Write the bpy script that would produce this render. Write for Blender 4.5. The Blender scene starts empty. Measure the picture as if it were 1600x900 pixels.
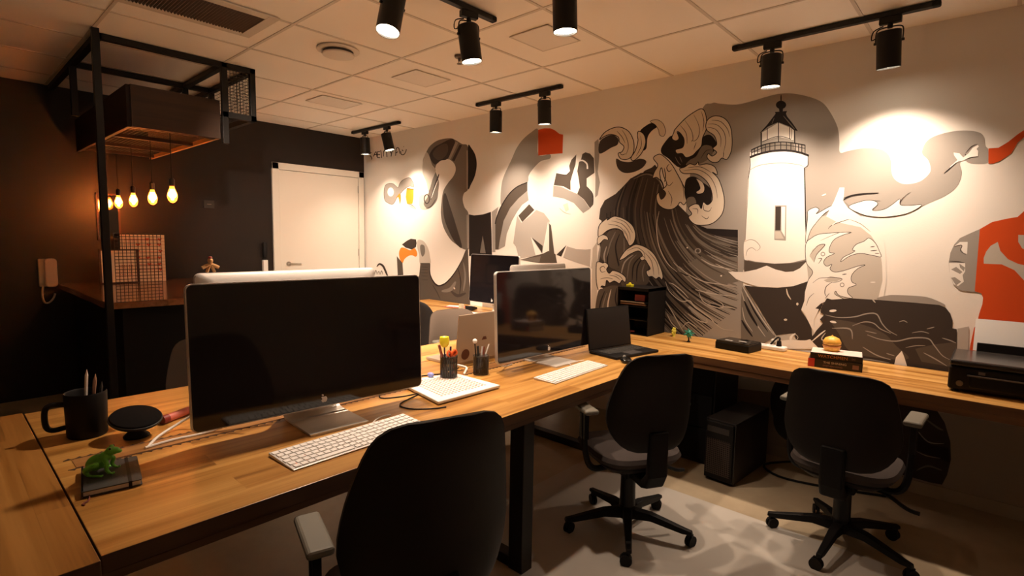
import bpy, bmesh, math, random
from mathutils import Vector, Matrix, Euler, geometry

# ------------------------------------------------------------ camera
sc = bpy.context.scene
COL = sc.collection
YAW, PITCH, ROLL, FPX = -.7376, -.09326, .01681, 832.8
CAM = Vector((6.128, -3.868, 1.461))
_f = Vector((math.cos(PITCH)*math.sin(YAW), math.cos(PITCH)*math.cos(YAW), math.sin(PITCH)))
_r = Vector((math.cos(YAW), -math.sin(YAW), 0)); _u = _r.cross(_f)
_r2 = _r*math.cos(ROLL)+_u*math.sin(ROLL); _u2 = -_r*math.sin(ROLL)+_u*math.cos(ROLL)
cd = bpy.data.cameras.new('camera'); cam = bpy.data.objects.new('camera', cd); COL.objects.link(cam)
cd.sensor_width = 36; cd.lens = FPX/1600*36; cd.clip_start = .02
M = Matrix((( _r2.x, _u2.x, -_f.x, CAM.x), (_r2.y, _u2.y, -_f.y, CAM.y), (_r2.z, _u2.z, -_f.z, CAM.z), (0, 0, 0, 1)))
cam.matrix_world = M
sc.camera = cam
# ------------------------------------------------------------ world, exposure, light colours
sc.view_settings.view_transform = 'Standard'; sc.view_settings.look = 'None'
sc.view_settings.gamma = 1; sc.view_settings.use_curve_mapping = False
sc.view_settings.exposure = EXPO = 0.85
sc.cycles.max_bounces = 16; sc.cycles.diffuse_bounces = 14; sc.cycles.glossy_bounces = 4
w = bpy.data.worlds.new('world'); sc.world = w; w.use_nodes = True
w.node_tree.nodes['Background'].inputs[0].default_value = (1, .72, .45, 1)
w.node_tree.nodes['Background'].inputs[1].default_value = .012
WARM = (1, .755, .56)
SPOT_W = 60      # watts of one track head on the wall
DESK_W = 76      # watts of one track head over the desks

BULB_E = 60; BULB_W = 42
H = 2.7          # ceiling height
D = .75          # desk height

# ------------------------------------------------------------ helpers
def wp(px, py):
    """photo pixel -> point on the mural wall (plane y=0)"""
    d = _f + _r2*((px-800)/FPX) - _u2*((py-450)/FPX)
    t = -CAM.y/d.y
    return CAM.x+d.x*t, CAM.z+d.z*t

MATS = {}
def mat(name, col, rough=.5, metal=0, spec=.5, emit=None, es=0, alpha=None, trans=0, bump=0, bscale=200, var=0, vscale=8, coat=0):
    if name in MATS: return MATS[name]
    m = bpy.data.materials.new(name); m.use_nodes = True; nt = m.node_tree
    b = nt.nodes['Principled BSDF']
    b.inputs['Base Color'].default_value = (*col, 1); b.inputs['Roughness'].default_value = rough
    b.inputs['Metallic'].default_value = metal; b.inputs['Specular IOR Level'].default_value = spec
    b.inputs['Coat Weight'].default_value = coat
    if emit: b.inputs['Emission Color'].default_value = (*emit, 1); b.inputs['Emission Strength'].default_value = es
    if trans: b.inputs['Transmission Weight'].default_value = trans
    tc = nt.nodes.new('ShaderNodeTexCoord')
    n = nt.nodes.new('ShaderNodeTexNoise'); n.inputs['Scale'].default_value = vscale; n.inputs['Detail'].default_value = 4
    nt.links.new(tc.outputs['Object'], n.inputs['Vector'])
    if var:
        mx = nt.nodes.new('ShaderNodeMix'); mx.data_type = 'RGBA'
        mx.inputs[6].default_value = (*[c*(1-var) for c in col], 1); mx.inputs[7].default_value = (*[min(1, c*(1+var)) for c in col], 1)
        nt.links.new(n.outputs['Fac'], mx.inputs[0]); nt.links.new(mx.outputs[2], b.inputs['Base Color'])
    if bump:
        n2 = nt.nodes.new('ShaderNodeTexNoise'); n2.inputs['Scale'].default_value = bscale
        nt.links.new(tc.outputs['Object'], n2.inputs['Vector'])
        bp = nt.nodes.new('ShaderNodeBump'); bp.inputs['Strength'].default_value = bump; bp.inputs['Distance'].default_value = .002
        nt.links.new(n2.outputs['Fac'], bp.inputs['Height']); nt.links.new(bp.outputs['Normal'], b.inputs['Normal'])
    MATS[name] = m
    return m

def wood(name, along='Y', dark=(.13, .050, .009), mid=(.36, .165, .034), light=(.55, .30, .085), plank=.11, length=1.1, rough=.34, stripe=1.0, seed=0):
    if name in MATS: return MATS[name]
    m = bpy.data.materials.new(name); m.use_nodes = True; nt = m.node_tree; L = nt.links
    b = nt.nodes['Principled BSDF']; b.inputs['Roughness'].default_value = rough
    N = nt.nodes.new
    g = N('ShaderNodeNewGeometry')
    mp = N('ShaderNodeMapping'); mp.inputs['Location'].default_value = (seed*3.1, seed*1.7, 0)
    if along == 'Y': mp.inputs['Rotation'].default_value = (0, 0, math.pi/2)
    L.new(g.outputs['Position'], mp.inputs['Vector'])          # now x runs along the grain
    br = N('ShaderNodeTexBrick'); br.inputs['Scale'].default_value = 1; br.inputs['Brick Width'].default_value = length
    br.inputs['Row Height'].default_value = plank; br.inputs['Mortar Size'].default_value = .0006; br.inputs['Mortar Smooth'].default_value = 0
    br.inputs['Color1'].default_value = (0, 0, 0, 1); br.inputs['Color2'].default_value = (1, 1, 1, 1); br.inputs['Mortar'].default_value = (.3, .3, .3, 1)
    br.offset = .37
    L.new(mp.outputs[0], br.inputs['Vector'])
    mp2 = N('ShaderNodeMapping'); mp2.inputs['Scale'].default_value = (.55, 11, 11)
    L.new(mp.outputs[0], mp2.inputs['Vector'])
    add = N('ShaderNodeVectorMath'); add.operation = 'ADD'
    sc_ = N('ShaderNodeVectorMath'); sc_.operation = 'SCALE'; sc_.inputs[3].default_value = 7
    L.new(br.outputs['Color'], sc_.inputs[0]); L.new(mp2.outputs[0], add.inputs[0]); L.new(sc_.outputs[0], add.inputs[1])
    n1 = N('ShaderNodeTexNoise'); n1.inputs['Scale'].default_value = 1.6; n1.inputs['Detail'].default_value = 5; n1.inputs['Distortion'].default_value = .5
    L.new(add.outputs[0], n1.inputs['Vector'])
    mp3 = N('ShaderNodeMapping'); mp3.inputs['Scale'].default_value = (2.2, 90, 90)
    L.new(mp.outputs[0], mp3.inputs['Vector'])
    n2 = N('ShaderNodeTexNoise'); n2.inputs['Scale'].default_value = 1.5; n2.inputs['Detail'].default_value = 3
    L.new(mp3.outputs[0], n2.inputs['Vector'])
    a1 = N('ShaderNodeMath'); a1.operation = 'MULTIPLY_ADD'; a1.inputs[1].default_value = .22; L.new(n2.outputs['Fac'], a1.inputs[0]); L.new(n1.outputs['Fac'], a1.inputs[2])
    a2 = N('ShaderNodeMath'); a2.operation = 'MULTIPLY_ADD'; a2.inputs[1].default_value = .16; L.new(br.outputs['Color'], a2.inputs[0]); L.new(a1.outputs[0], a2.inputs[2])
    cr = N('ShaderNodeValToRGB'); e = cr.color_ramp.elements
    e[0].position = .50-.06*stripe; e[0].color = (*dark, 1); e[1].position = .86; e[1].color = (*light, 1)
    x = e.new(.60); x.color = (*mid, 1)
    L.new(a2.outputs[0], cr.inputs[0]); L.new(cr.outputs[0], b.inputs['Base Color'])
    bp = N('ShaderNodeBump'); bp.inputs['Strength'].default_value = .08; bp.inputs['Distance'].default_value = .001
    L.new(n2.outputs['Fac'], bp.inputs['Height']); L.new(bp.outputs[0], b.inputs['Normal'])
    MATS[name] = m
    return m

class MB:
    def __init__(s): s.bm = bmesh.new()
    def box(s, c, d, rot=None, mi=0):
        r = bmesh.ops.create_cube(s.bm, size=1)
        Mx = Matrix.Translation(c) @ (rot.to_4x4() if rot else Matrix()) @ Matrix.Diagonal((*d, 1))
        bmesh.ops.transform(s.bm, matrix=Mx, verts=r['verts'])
        if mi:
            for f in {f for v in r['verts'] for f in v.link_faces}: f.material_index = mi
        return s
    def bb(s, a, b, mi=0):
        a, b = Vector(a), Vector(b)
        return s.box((a+b)/2, [abs(x) for x in (b-a)], mi=mi)
    def cyl(s, p0, p1, r0, r1=None, seg=20, caps=True):
        p0, p1 = Vector(p0), Vector(p1); r1 = r0 if r1 is None else r1
        d = p1-p0
        q = d.to_track_quat('Z', 'Y').to_matrix().to_4x4()
        bmesh.ops.create_cone(s.bm, cap_ends=caps, segments=seg, radius1=r0, radius2=r1, depth=d.length, matrix=Matrix.Translation((p0+p1)/2) @ q)
        return s
    def ball(s, c, r, rot=None, u=20, v=12):
        r = (r, r, r) if isinstance(r, (int, float)) else r
        bmesh.ops.create_uvsphere(s.bm, u_segments=u, v_segments=v, radius=1, matrix=Matrix.Translation(c) @ (rot.to_4x4() if rot else Matrix()) @ Matrix.Diagonal((*r, 1)))
        return s
    def tube(s, pts, r, seg=8, closed=False, sm=4):
        pts = crv([Vector(p) for p in pts], closed, sm) if sm > 1 else [Vector(p) for p in pts]
        rings = []; n = len(pts); a = None
        for i, p in enumerate(pts):
            t = (pts[(i+1) % n]-pts[i-1]) if (closed or 0 < i < n-1) else (pts[min(i+1, n-1)]-pts[max(i-1, 0)])
            if t.length < 1e-9: t = Vector((0, 0, 1))
            t.normalize()
            if a is None:
                a = t.cross(Vector((0, 0, 1)))
                if a.length < .1: a = t.cross(Vector((1, 0, 0)))
            a = a-t*a.dot(t); a.normalize(); b = t.cross(a)
            rr = r(i/(n-1)) if callable(r) else r
            rings.append([s.bm.verts.new(p+(a*math.cos(2*math.pi*k/seg)+b*math.sin(2*math.pi*k/seg))*rr) for k in range(seg)])
        m = n if closed else n-1
        for i in range(m):
            A, B = rings[i], rings[(i+1) % n]
            for k in range(seg): s.bm.faces.new((A[k], A[(k+1) % seg], B[(k+1) % seg], B[k]))
        if not closed:
            s.bm.faces.new(rings[0]); s.bm.faces.new(rings[-1][::-1])
        return s
    def lathe(s, prof, c=(0, 0, 0), seg=28, rot=None):
        c = Vector(c); rings = []
        for r, z in prof:
            ring = []
            for k in range(seg):
                v = Vector((max(r, 1e-5)*math.cos(2*math.pi*k/seg), max(r, 1e-5)*math.sin(2*math.pi*k/seg), z))
                if rot: v = rot @ v
                ring.append(s.bm.verts.new(c+v))
            rings.append(ring)
        for A, B in zip(rings, rings[1:]):
            for k in range(seg): s.bm.faces.new((A[k], A[(k+1) % seg], B[(k+1) % seg], B[k]))
        s.bm.faces.new(rings[0][::-1]); s.bm.faces.new(rings[-1])
        return s
    def prism(s, pts, z0, z1, axis='z', mi=0):
        """extrude a 2-D outline; axis z: (x,y)+z, axis x: (y,z)+x, axis y: (x,z)+y"""
        f = {'z': lambda p, h: (p[0], p[1], h), 'x': lambda p, h: (h, p[0], p[1]), 'y': lambda p, h: (p[0], h, p[1])}[axis]
        A = [s.bm.verts.new(f(p, z0)) for p in pts]; B = [s.bm.verts.new(f(p, z1)) for p in pts]
        fs = [s.bm.faces.new(A[::-1]), s.bm.faces.new(B)]
        n = len(pts)
        for i in range(n): fs.append(s.bm.faces.new((A[i], A[(i+1) % n], B[(i+1) % n], B[i])))
        for f_ in fs: f_.material_index = mi
        return s
    def build(s, name, m, parent=None, smooth=False, bevel=0, bseg=2, loc=None, rot=None):
        bmesh.ops.recalc_face_normals(s.bm, faces=s.bm.faces)
        me = bpy.data.meshes.new(name); s.bm.to_mesh(me); s.bm.free()
        for x in (m if isinstance(m, (list, tuple)) else [m]): me.materials.append(x)
        o = bpy.data.objects.new(name, me); COL.objects.link(o)
        if smooth:
            for p in me.polygons: p.use_smooth = True
            try: me.set_sharp_from_angle(angle=math.radians(40))
            except Exception: pass
        if bevel:
            b = o.modifiers.new('bevel', 'BEVEL'); b.width = bevel; b.segments = bseg; b.limit_method = 'ANGLE'; b.angle_limit = math.radians(40)
        if loc is not None: o.location = loc
        if rot is not None: o.rotation_euler = rot
        if parent: o.parent = parent
        return o

def crv(P, closed, k=4):
    """Catmull-Rom through the points"""
    out = []; n = len(P)
    rng = n if closed else n-1
    for i in range(rng):
        p0 = P[i-1] if (closed or i > 0) else P[i]; p1 = P[i]; p2 = P[(i+1) % n]; p3 = P[(i+2) % n] if (closed or i+2 < n) else P[(i+1) % n]
        for j in range(k):
            t = j/k
            out.append(.5*((2*p1)+(p2-p0)*t+(2*p0-5*p1+4*p2-p3)*t*t+(3*p1-p0-3*p2+p3)*t**3))
    if not closed: out.append(P[-1].copy())
    return out

def tag(o, label, cat, group=None, kind=None):
    o['label'] = label; o['category'] = cat
    if group: o['group'] = group
    if kind: o['kind'] = kind
    return o
def thing(name, label, cat, loc=(0, 0, 0), rz=0, group=None):
    o = bpy.data.objects.new(name, None); COL.objects.link(o); o.empty_display_size = .1
    o.location = loc; o.rotation_euler = (0, 0, rz)
    return tag(o, label, cat, group)
def struct(o): o['kind'] = 'structure'; return o
def dup(o, parent=None):
    c = o.copy(); COL.objects.link(c); c.parent = parent
    for ch in [x for x in list(bpy.data.objects) if x.parent == o]: dup(ch, c)
    return c
def text(body, size, m, parent, loc, rot, depth=.0006, name='lettering', sx=1, label=None, bold=0):
    cu = bpy.data.curves.new('txt', 'FONT'); cu.body = body; cu.size = size; cu.extrude = depth; cu.align_x = 'CENTER'; cu.align_y = 'CENTER'; cu.offset = bold
    t = bpy.data.objects.new('txt', cu); COL.objects.link(t)
    bpy.context.view_layer.update()
    me = bpy.data.meshes.new_from_object(t.evaluated_get(bpy.context.evaluated_depsgraph_get()))
    bpy.data.objects.remove(t); me.materials.clear(); me.materials.append(m)
    o = bpy.data.objects.new(name, me); COL.objects.link(o); o.parent = parent; o.location = loc; o.rotation_euler = rot; o.scale = (sx, 1, 1)
    if label: o['label'] = label
    return o
RX = lambda a: Matrix.Rotation(math.radians(a), 3, 'X')
RY = lambda a: Matrix.Rotation(math.radians(a), 3, 'Y')
RZ = lambda a: Matrix.Rotation(math.radians(a), 3, 'Z')
rnd = random.Random(4)

# ------------------------------------------------------------ materials
white_paint = mat('white_paint', (.84, .81, .77), .75, spec=.25, bump=.15, bscale=120)
black_paint = mat('black_paint', (.018, .013, .011), .38, spec=.3, var=.15, vscale=1.5)
ceil_m = mat('ceiling_tile', (.93, .88, .81), .9, spec=.1, bump=.25, bscale=160)
grid_m = mat('ceiling_grid_metal', (.66, .60, .53), .6)
black_metal = mat('black_powder_coat', (.008, .007, .007), .45, spec=.35)
black_plastic = mat('black_plastic', (.007, .006, .006), .55, spec=.2, bump=.1, bscale=300)
chair_shell = mat('chair_shell_plastic', (.011, .0085, .008), .55, spec=.25, bump=.12, bscale=260)
chair_cloth = mat('chair_cloth', (.055, .045, .042), .9, spec=.1, bump=.5, bscale=500)
grey_cloth = mat('grey_chair_cloth', (.13, .10, .08), .9, spec=.1, bump=.5, bscale=400)
pad_m = mat('armrest_pad_rubber', (.16, .15, .12), .55)
alu = mat('aluminium', (.66, .63, .59), .33, metal=.35, bump=.03)
alu_light = mat('satin_silver', (.70, .68, .66), .38, metal=.3)
screen_m = mat('screen_glass', (.012, .010, .012), .07, spec=.55)
bezel_m = mat('black_bezel', (.006, .006, .006), .12, spec=.5)
white_plastic = mat('white_plastic', (.80, .78, .75), .4)
key_m = mat('white_keys', (.82, .80, .78), .5)
cable_white = mat('white_cable_plastic', (.75, .72, .68), .45)
lens_hot = mat('lamp_lens', (1, .9, .75), .5, emit=(1, .84, .62), es=14)
paper_m = mat('paper', (.80, .79, .77), .8)
wood_desk = wood('butcher_block_long', 'Y')
wood_end = wood('butcher_block_cross', 'X', plank=.16, stripe=.5, seed=2, mid=(.31, .135, .028), light=(.42, .21, .055))
wood_wall = wood('butcher_block_wall', 'X', plank=.09, seed=5, light=(.62, .36, .115))
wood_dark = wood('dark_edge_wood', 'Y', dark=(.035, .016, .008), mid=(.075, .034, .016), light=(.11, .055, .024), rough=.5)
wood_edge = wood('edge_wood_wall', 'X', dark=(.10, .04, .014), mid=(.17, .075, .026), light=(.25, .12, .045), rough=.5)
wood_bar = wood('bar_top_wood', 'X', dark=(.12, .04, .014), mid=(.22, .08, .03), light=(.30, .12, .05), rough=.16)
wood_flap = wood('flap_wood', 'Y', dark=(.10, .04, .012), mid=(.26, .115, .035), light=(.38, .19, .065))
wood_hood = wood('hood_wood', 'Y', dark=(.02, .009, .004), mid=(.038, .016, .007), light=(.055, .024, .010), rough=.5)

# ------------------------------------------------------------ room shell
RX1, RY1 = 8.6, -7.2
def room():
    m = MB(); m.bb((-.15, RY1, -.08), (RX1, .15, 0)); fl = m.build('floor', floor_mat()); struct(fl)
    m = MB(); m.bb((-.15, 0, 0), (RX1, .15, H)); wb = m.build('wall_back', white_paint); struct(wb)
    m = MB(); m.bb((-.15, RY1, 0), (0, 0, H)); wl = m.build('wall_left', black_paint); struct(wl)
    m = MB(); m.bb((RX1, RY1, 0), (RX1+.15, .15, H)); struct(m.build('wall_right', white_paint))
    m = MB(); m.bb((-.15, RY1-.15, 0), (RX1, RY1, H)); struct(m.build('wall_front', white_paint))
    m = MB(); m.bb((-.15, RY1, H), (RX1, .15, H+.08)); c = m.build('ceiling', ceil_m); struct(c)
    # grid of T bars: along X every .77, along Y every .632
    m = MB()
    for k in range(1, 10):
        y = -.775*k
        if y > RY1: m.bb((0, y-.009, H-.004), (RX1, y+.009, H+.001))
    for k in range(0, 14):
        x = 4.213+.633*(k-6)
        if 0 < x < RX1: m.bb((x-.009, RY1, H-.0045), (x+.009, 0, H+.001))
    m.build('ceiling_grid', grid_m, c)
    m = MB(); m.bb((4.0, -.012, 0), (RX1, 0, .075)); struct(m.build('baseboard_back', mat('baseboard', (.40, .34, .27), .5)))
    return wb
def floor_mat():
    m = bpy.data.materials.new('polished_screed'); m.use_nodes = True; nt = m.node_tree; L = nt.links; N = nt.nodes.new
    b = nt.nodes['Principled BSDF']; b.inputs['Roughness'].default_value = .42
    g = N('ShaderNodeNewGeometry'); n = N('ShaderNodeTexNoise'); n.inputs['Scale'].default_value = 2.3; n.inputs['Detail'].default_value = 7; n.inputs['Roughness'].default_value = .62
    L.new(g.outputs['Position'], n.inputs['Vector'])
    cr = N('ShaderNodeValToRGB'); e = cr.color_ramp.elements
    e[0].position = .3; e[0].color = (.30, .235, .155, 1); e[1].position = .72; e[1].color = (.44, .36, .25, 1)
    L.new(n.outputs['Fac'], cr.inputs[0]); L.new(cr.outputs[0], b.inputs['Base Color'])
    return m
wall_back = room()

# ------------------------------------------------------------ mural paint on the back wall
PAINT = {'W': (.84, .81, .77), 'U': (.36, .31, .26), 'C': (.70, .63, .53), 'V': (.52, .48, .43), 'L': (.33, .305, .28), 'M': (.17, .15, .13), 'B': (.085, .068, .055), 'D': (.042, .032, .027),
         'K': (.014, .010, .010), 'O': (.85, .25, .03), 'Y': (.90, .28, .02), 'R': (.62, .075, .010), 'S': (.45, .42, .39)}
PK = list(PAINT)
SH = []
def S(c, *p): SH.append(('s', c, p))
def P(c, *p): SH.append(('p', c, p))
def T(c, wd, *p, taper=True): SH.append(('t', c, p, wd, taper))
def FO(*p, c='C', lw=1.3):
    S(c, *p); SH.append(('o', 'K', p, lw))
def E_(c, cx, cy, rx, ry): S(c, *[(cx+rx*math.cos(a*math.pi/4), cy+ry*math.sin(a*math.pi/4)) for a in range(8)])

# --- writing high on the wall
for st in [[(577.5,239),(580.5,238.5)], [(578,243),(580,245),(581,248),(580,249)], [(583.5,244.5),(587.5,237),(589,245)], [(585,242),(589,241)], [(590,236.5),(589.5,246)], [(590,237),(594,236.5)], [(590,241.5),(594,241.5)], [(589.5,246.5),(594,246.5)],
           [(595,234.5),(596.5,247)], [(599,244.5),(599.5,237),(602,234.5),(604,237.5),(604.6,245.5)], [(610,235),(611,239),(616,233.5)], [(612,239),(611,244.5)], [(618,243.5),(619.5,232),(623,231.5),(625,240)], [(618.5,239),(622,237)], [(626,236),(627,241),(631,241.5),(634,237),(635,233)], [(628,234),(630,236)], [(630.5,229),(631.2,229.4)]]:
    T('K', 1.2, *st, taper=False)
# --- left group
S('L',(601,312),(600,300),(602,290),(608,286.5),(614,287),(618,290),(622,293),(625,286),(630,281),(639,277.5),(644,282),(647,292),(640,291),(633,295),(627,301),(621,308),(614,319),(606,317))
SH.append(('o', 'M', ((601,312),(600,300),(602,290),(608,286.5),(614,287),(618,290),(622,293),(625,286),(630,281),(639,277.5),(644,282),(647,292),(640,291),(633,295),(627,301),(621,308),(614,319),(606,317)), .8))
E_('W', 610.5,300,5,7)
S('O',(619,309),(625,302),(626.5,310),(625,319),(623.5,312),(622,308))
P('Y',(635.5,295),(646.5,296),(646,310),(644.5,318.5),(636,318.5),(634,308)); P('R',(636,293.8),(646.6,295),(646.6,296.6),(635.6,295.6))
T('M',1.4,(637,319),(643,320),(650,326)); S('V',(638,320),(643,325),(650,327),(645,322))
S('V',(655,307),(664,304),(674,300),(684,300),(682,312),(674,324),(664,328),(656,324))
P('D',(628,382),(636,376),(642,373),(650,374),(651,380),(650,386),(644,390),(634,387))
S('O',(625,405),(623.5,395),(627,387),(634,388),(641,391),(648,388),(652,396),(650,401),(644,399),(638,400),(632,405),(629,411))
P('B',(620,400),(624,405),(629,411),(630,426),(631,440),(622,440),(621,420))
S('V',(653,375),(662,377),(669,388),(672,402),(672,412),(657,413),(655,398),(652,386))
S('M',(657,383),(663,384),(664,395),(660,401),(657,393))
P('B',(731,385),(727,392),(722,405),(712,424),(698,441),(686,446),(678,441),(672,428),(672,411),(657,411),(655,430),(651,440),(640,470),(690,480),(735,480))
for a,b in [(659,417),(660,421),(659,426),(660,431),(661,437)]: T('D',.8,(a-2,b),(669,b+.5))
T('K',2.2,(672,412),(672,428),(678,441),(686,446.5),(698,441),(712,424),(724,402))
T('D',1.5,(676,445),(683,457),(688,468)); T('M',6,(690,455),(704,452),(712,440)); T('K',1.5,(716,420),(720,440),(718,460)); T('M',3,(724,410),(727,432),(724,455)); T('V',2,(709,449),(711,452)); T('D',5,(705,455),(715,462),(728,458))
# --- ribbon
S('M',(661,262),(661,250),(665,240),(672,228),(685,219),(703,216),(712,219),(722,225),(731,229),(731.5,260),(731.5,294),(725,302),(723,312),(726,324),(732,334),(733,360),(733,388),(724,389),(713,382),(703,373),(693,355),(689,335),(690,315),(693,298),(700,286),(708,276),(712,266),(710,256),(702,249),(692,249),(684,254),(680,264),(683,275),(686,285),(685,298),(683,312),(676,322),(668,326),(662,318),(668,308),(670,296),(666,284),(662,272))
S('D',(671,243),(678,231),(690,224),(705,217),(711,222),(706,238),(698,249),(689,251),(681,257),(676,254))
S('B',(676,240),(686,228),(698,225),(700,236),(694,246),(684,250))
P('L',(712,221),(716,223),(704,249),(700,249))
P('D',(718,226),(722,227),(710,252),(706,250))
S('V',(660.5,270),(661,252),(666,238),(671,244),(675,257),(681,266),(676,280),(670,298),(666,284)); T('D',3,(686,272),(680,290),(673,312)); T('W',1.2,(684,282),(678,298),(674,310)); T('D',1.4,(666,326),(674,322),(681,311))
S('D',(692,312),(696,302),(703,322),(712,350),(722,386),(712,380),(702,362),(694,340)); P('L',(729,235),(731.5,235),(731.5,292),(729,296)); P('L',(729,336),(733,335),(733,388),(730,388))
SH.append(('o', 'D', [(667+4*math.cos(a*math.pi/4), 311+7*math.sin(a*math.pi/4)) for a in range(8)], 1.6))
S('K',(731.5,227.5),(737,232),(743,243),(745,258),(742,275),(736,288),(731.5,295),(731.4,260))
P('K',(733,335),(741,336.5),(755,335),(767,331),(768,362),(769,400),(733,400)); P('M',(750,395),(754.3,368),(759,396)); P('L',(768.5,331),(779,323),(774,345),(774,394),(769.5,394))
# --- compass group
S('L',(841,203),(831,206),(817,218),(807,232),(799,250),(787,276),(783,295),(783,321),(793,306),(807,293),(824,285),(826,275),(832,265),(845,252),(859,248),(859,241),(841,241))
P('R',(841,203),(850,200.5),(860,200.5),(867,203.5),(874,209),(880,210.5),(879,239.5),(860,241),(841,243))
P('B',(824,285),(808,292),(795,304),(783,323),(776,340),(774,350),(774,390),(779,390),(781,375),(787,345),(797,325),(810,310),(824,298)); T('K',1.6,(824,285),(808,292),(795,304),(783,323),(776,340),(774,350),taper=False)
P('L',(824,298),(810,310),(797,325),(787,345),(781,375),(779,390),(789,385),(792,365),(800,345),(808,331),(816,320),(826,313))
P('S',(808,337),(815,348),(830,336),(838,328),(850,333),(859,345),(853,370),(848,398),(811,404),(806,385),(802,380))
P('B',(810,337),(827,319),(835,328),(816,347))
P('B',(869.3,270.7),(884.7,273.3),(890.7,267.3),(889.3,259.3),(892.7,250),(900.7,241.3),(899.3,256.7),(894.5,272.7),(891.5,283.3),(891.7,297.5),(880.7,291.3),(865.3,289.3))
P('B',(908,249),(910,240.7),(914.7,238),(922,240),(928,247.3),(929,270),(916.7,278.7),(916.7,291.3),(926,303.3),(926.7,320),(922,325.5),(912.7,312),(902,303),(906,292.7),(904.7,282),(902,267.3),(904.5,254))
T('W',2.4,(904,251.5),(911,251),(917,256),(918,264),taper=False); T('K',1,(869.3,270.7),(884.7,273.3),(890.7,267.3)); T('K',1.2,(916.7,291.3),(926,303.3),(926.7,320))
P('L',(864.7,290),(876.7,291.6),(891.3,298.5),(902,303),(912.7,312.5),(921.7,326),(911.3,333),(896.7,317.3),(880.7,310),(864,307))
P('C',(880,320),(887,317),(889,328),(884,331)); T('V',1.5,(874,325),(882,332),(892,335))
P('W',(856.5,345),(858.3,398),(847,397)); P('B',(858,349),(861,352),(866.5,398),(858,398))
P('W',(829.5,370),(847,397),(837,399)); P('D',(831,371),(848,384),(847.5,396))
P('W',(880,380),(867,394),(869,399)); P('D',(885,383),(877,401),(869.5,398))
P('S',(886,385),(900,389),(915,390),(923,389),(926,420),(905,412),(880,402))
P('W',(870,401),(925,418),(900,422),(868,413)); P('B',(812.5,406),(849,396),(857,392),(868,397),(870.5,411),(842,411)); P('M',(812.5,406),(845,400),(843,410))
P('L',(929,222),(935,217),(937,232),(936,250),(934,268),(937.5,285),(934,305),(930,309),(930.5,276),(929,250)); P('V',(926,388),(933,378),(933,470),(937,524),(922,524)); P('W',(923,390),(925,390),(924,418),(922,416))
# --- grey backdrop
S('L',(1095,178),(1112,161.5),(1125,162),(1150,163.5),(1175,158),(1195,152),(1215,147),(1235,146),(1255,149),(1275,155),(1288,163),(1300,180),(1309,200),(1311.5,220),(1312.5,238),(1325,236),(1345,232),(1370,232),(1385,238),(1392,250),(1393,268),(1398,280),(1410,287),(1425,287),(1440,282),(1452,271),(1454,262),(1450,250),(1442,242),(1441,235),(1447,222),(1460,213),(1485,206),(1510,204),(1530,207),(1538,215),(1540,228),(1544,233),(1544.5,245),(1544,254),(1532,256),(1515,255),(1506,250),(1500,256),(1503,270),(1499,285),(1490,297),(1475,307),(1450,318),(1420,331),(1380,338),(1340,338),(1310,345),(1280,360),(1264,390),(1262,420),(1165,420),(1162,450),(1159,530),(1100,532),(1060,500),(1075,300))
P('L',(1040,528),(1040,430),(1162,350),(1160,532))
# --- big wave body
P('D',(940,345),(936,342),(938,326),(945,313),(962,303),(975,290),(985,279),(1000,271),(1015,270),(1025,275),(1040,300),(1060,320),(1075,335),(1090,351),(1105,357),(1130,360),(1153,359),(1153,400),(1153,400),(1120,470),(1040,528),(935,528),(936,400))
P('M',(1153,402),(1100,398),(1060,420),(1035,440),(1020,470),(1040,528),(1060,528),(1100,528),(1153,524))
P('L',(1153,440),(1110,450),(1075,480),(1060,505),(1085,526),(1120,530),(1153,530))
P('K',(1085,349),(1105,357),(1153,359),(1153,371),(1120,368),(1100,362))
def lerp_path(A, B, t): return [(a[0]+(b[0]-a[0])*t, a[1]+(b[1]-a[1])*t) for a, b in zip(A, B)]
G = [[(950,312),(942,335),(946,372),(958,410),(975,450),(1000,490),(1030,526)],
     [(998,273),(984,320),(986,370),(1003,420),(1030,460),(1060,495),(1095,527)],
     [(1026,285),(1020,335),(1032,380),(1055,420),(1085,450),(1120,470),(1152,482)],
     [(1060,322),(1070,350),(1085,372),(1105,388),(1125,398),(1140,404),(1152,408)],
     [(1080,345),(1090,355),(1100,362),(1115,368),(1130,372),(1142,375),(1152,377)]]
rm = random.Random(11)
for gi in range(4):
    n = (15, 18, 15, 7)[gi]
    for k in range(n):
        t = (k+.5*rm.random())/n
        a = lerp_path(G[gi], G[gi+1], t)
        i0 = rm.choice((0, 0, 1, 1, 2)); i1 = rm.choice((7, 7, 6, 5))
        if i1-i0 < 4: i1 = 7
        T(rm.choice('KBMKBDMB' if gi < 2 else 'DBMMBDMB'), rm.uniform(1.6, 5.2 if gi < 2 else 4.2), *a[i0:i1])
        if rm.random() < .62: T(rm.choice('MLLM'), rm.uniform(.9, 1.9), *[(x+2.2, y-1.5) for x, y in a[3:7]])
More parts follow.
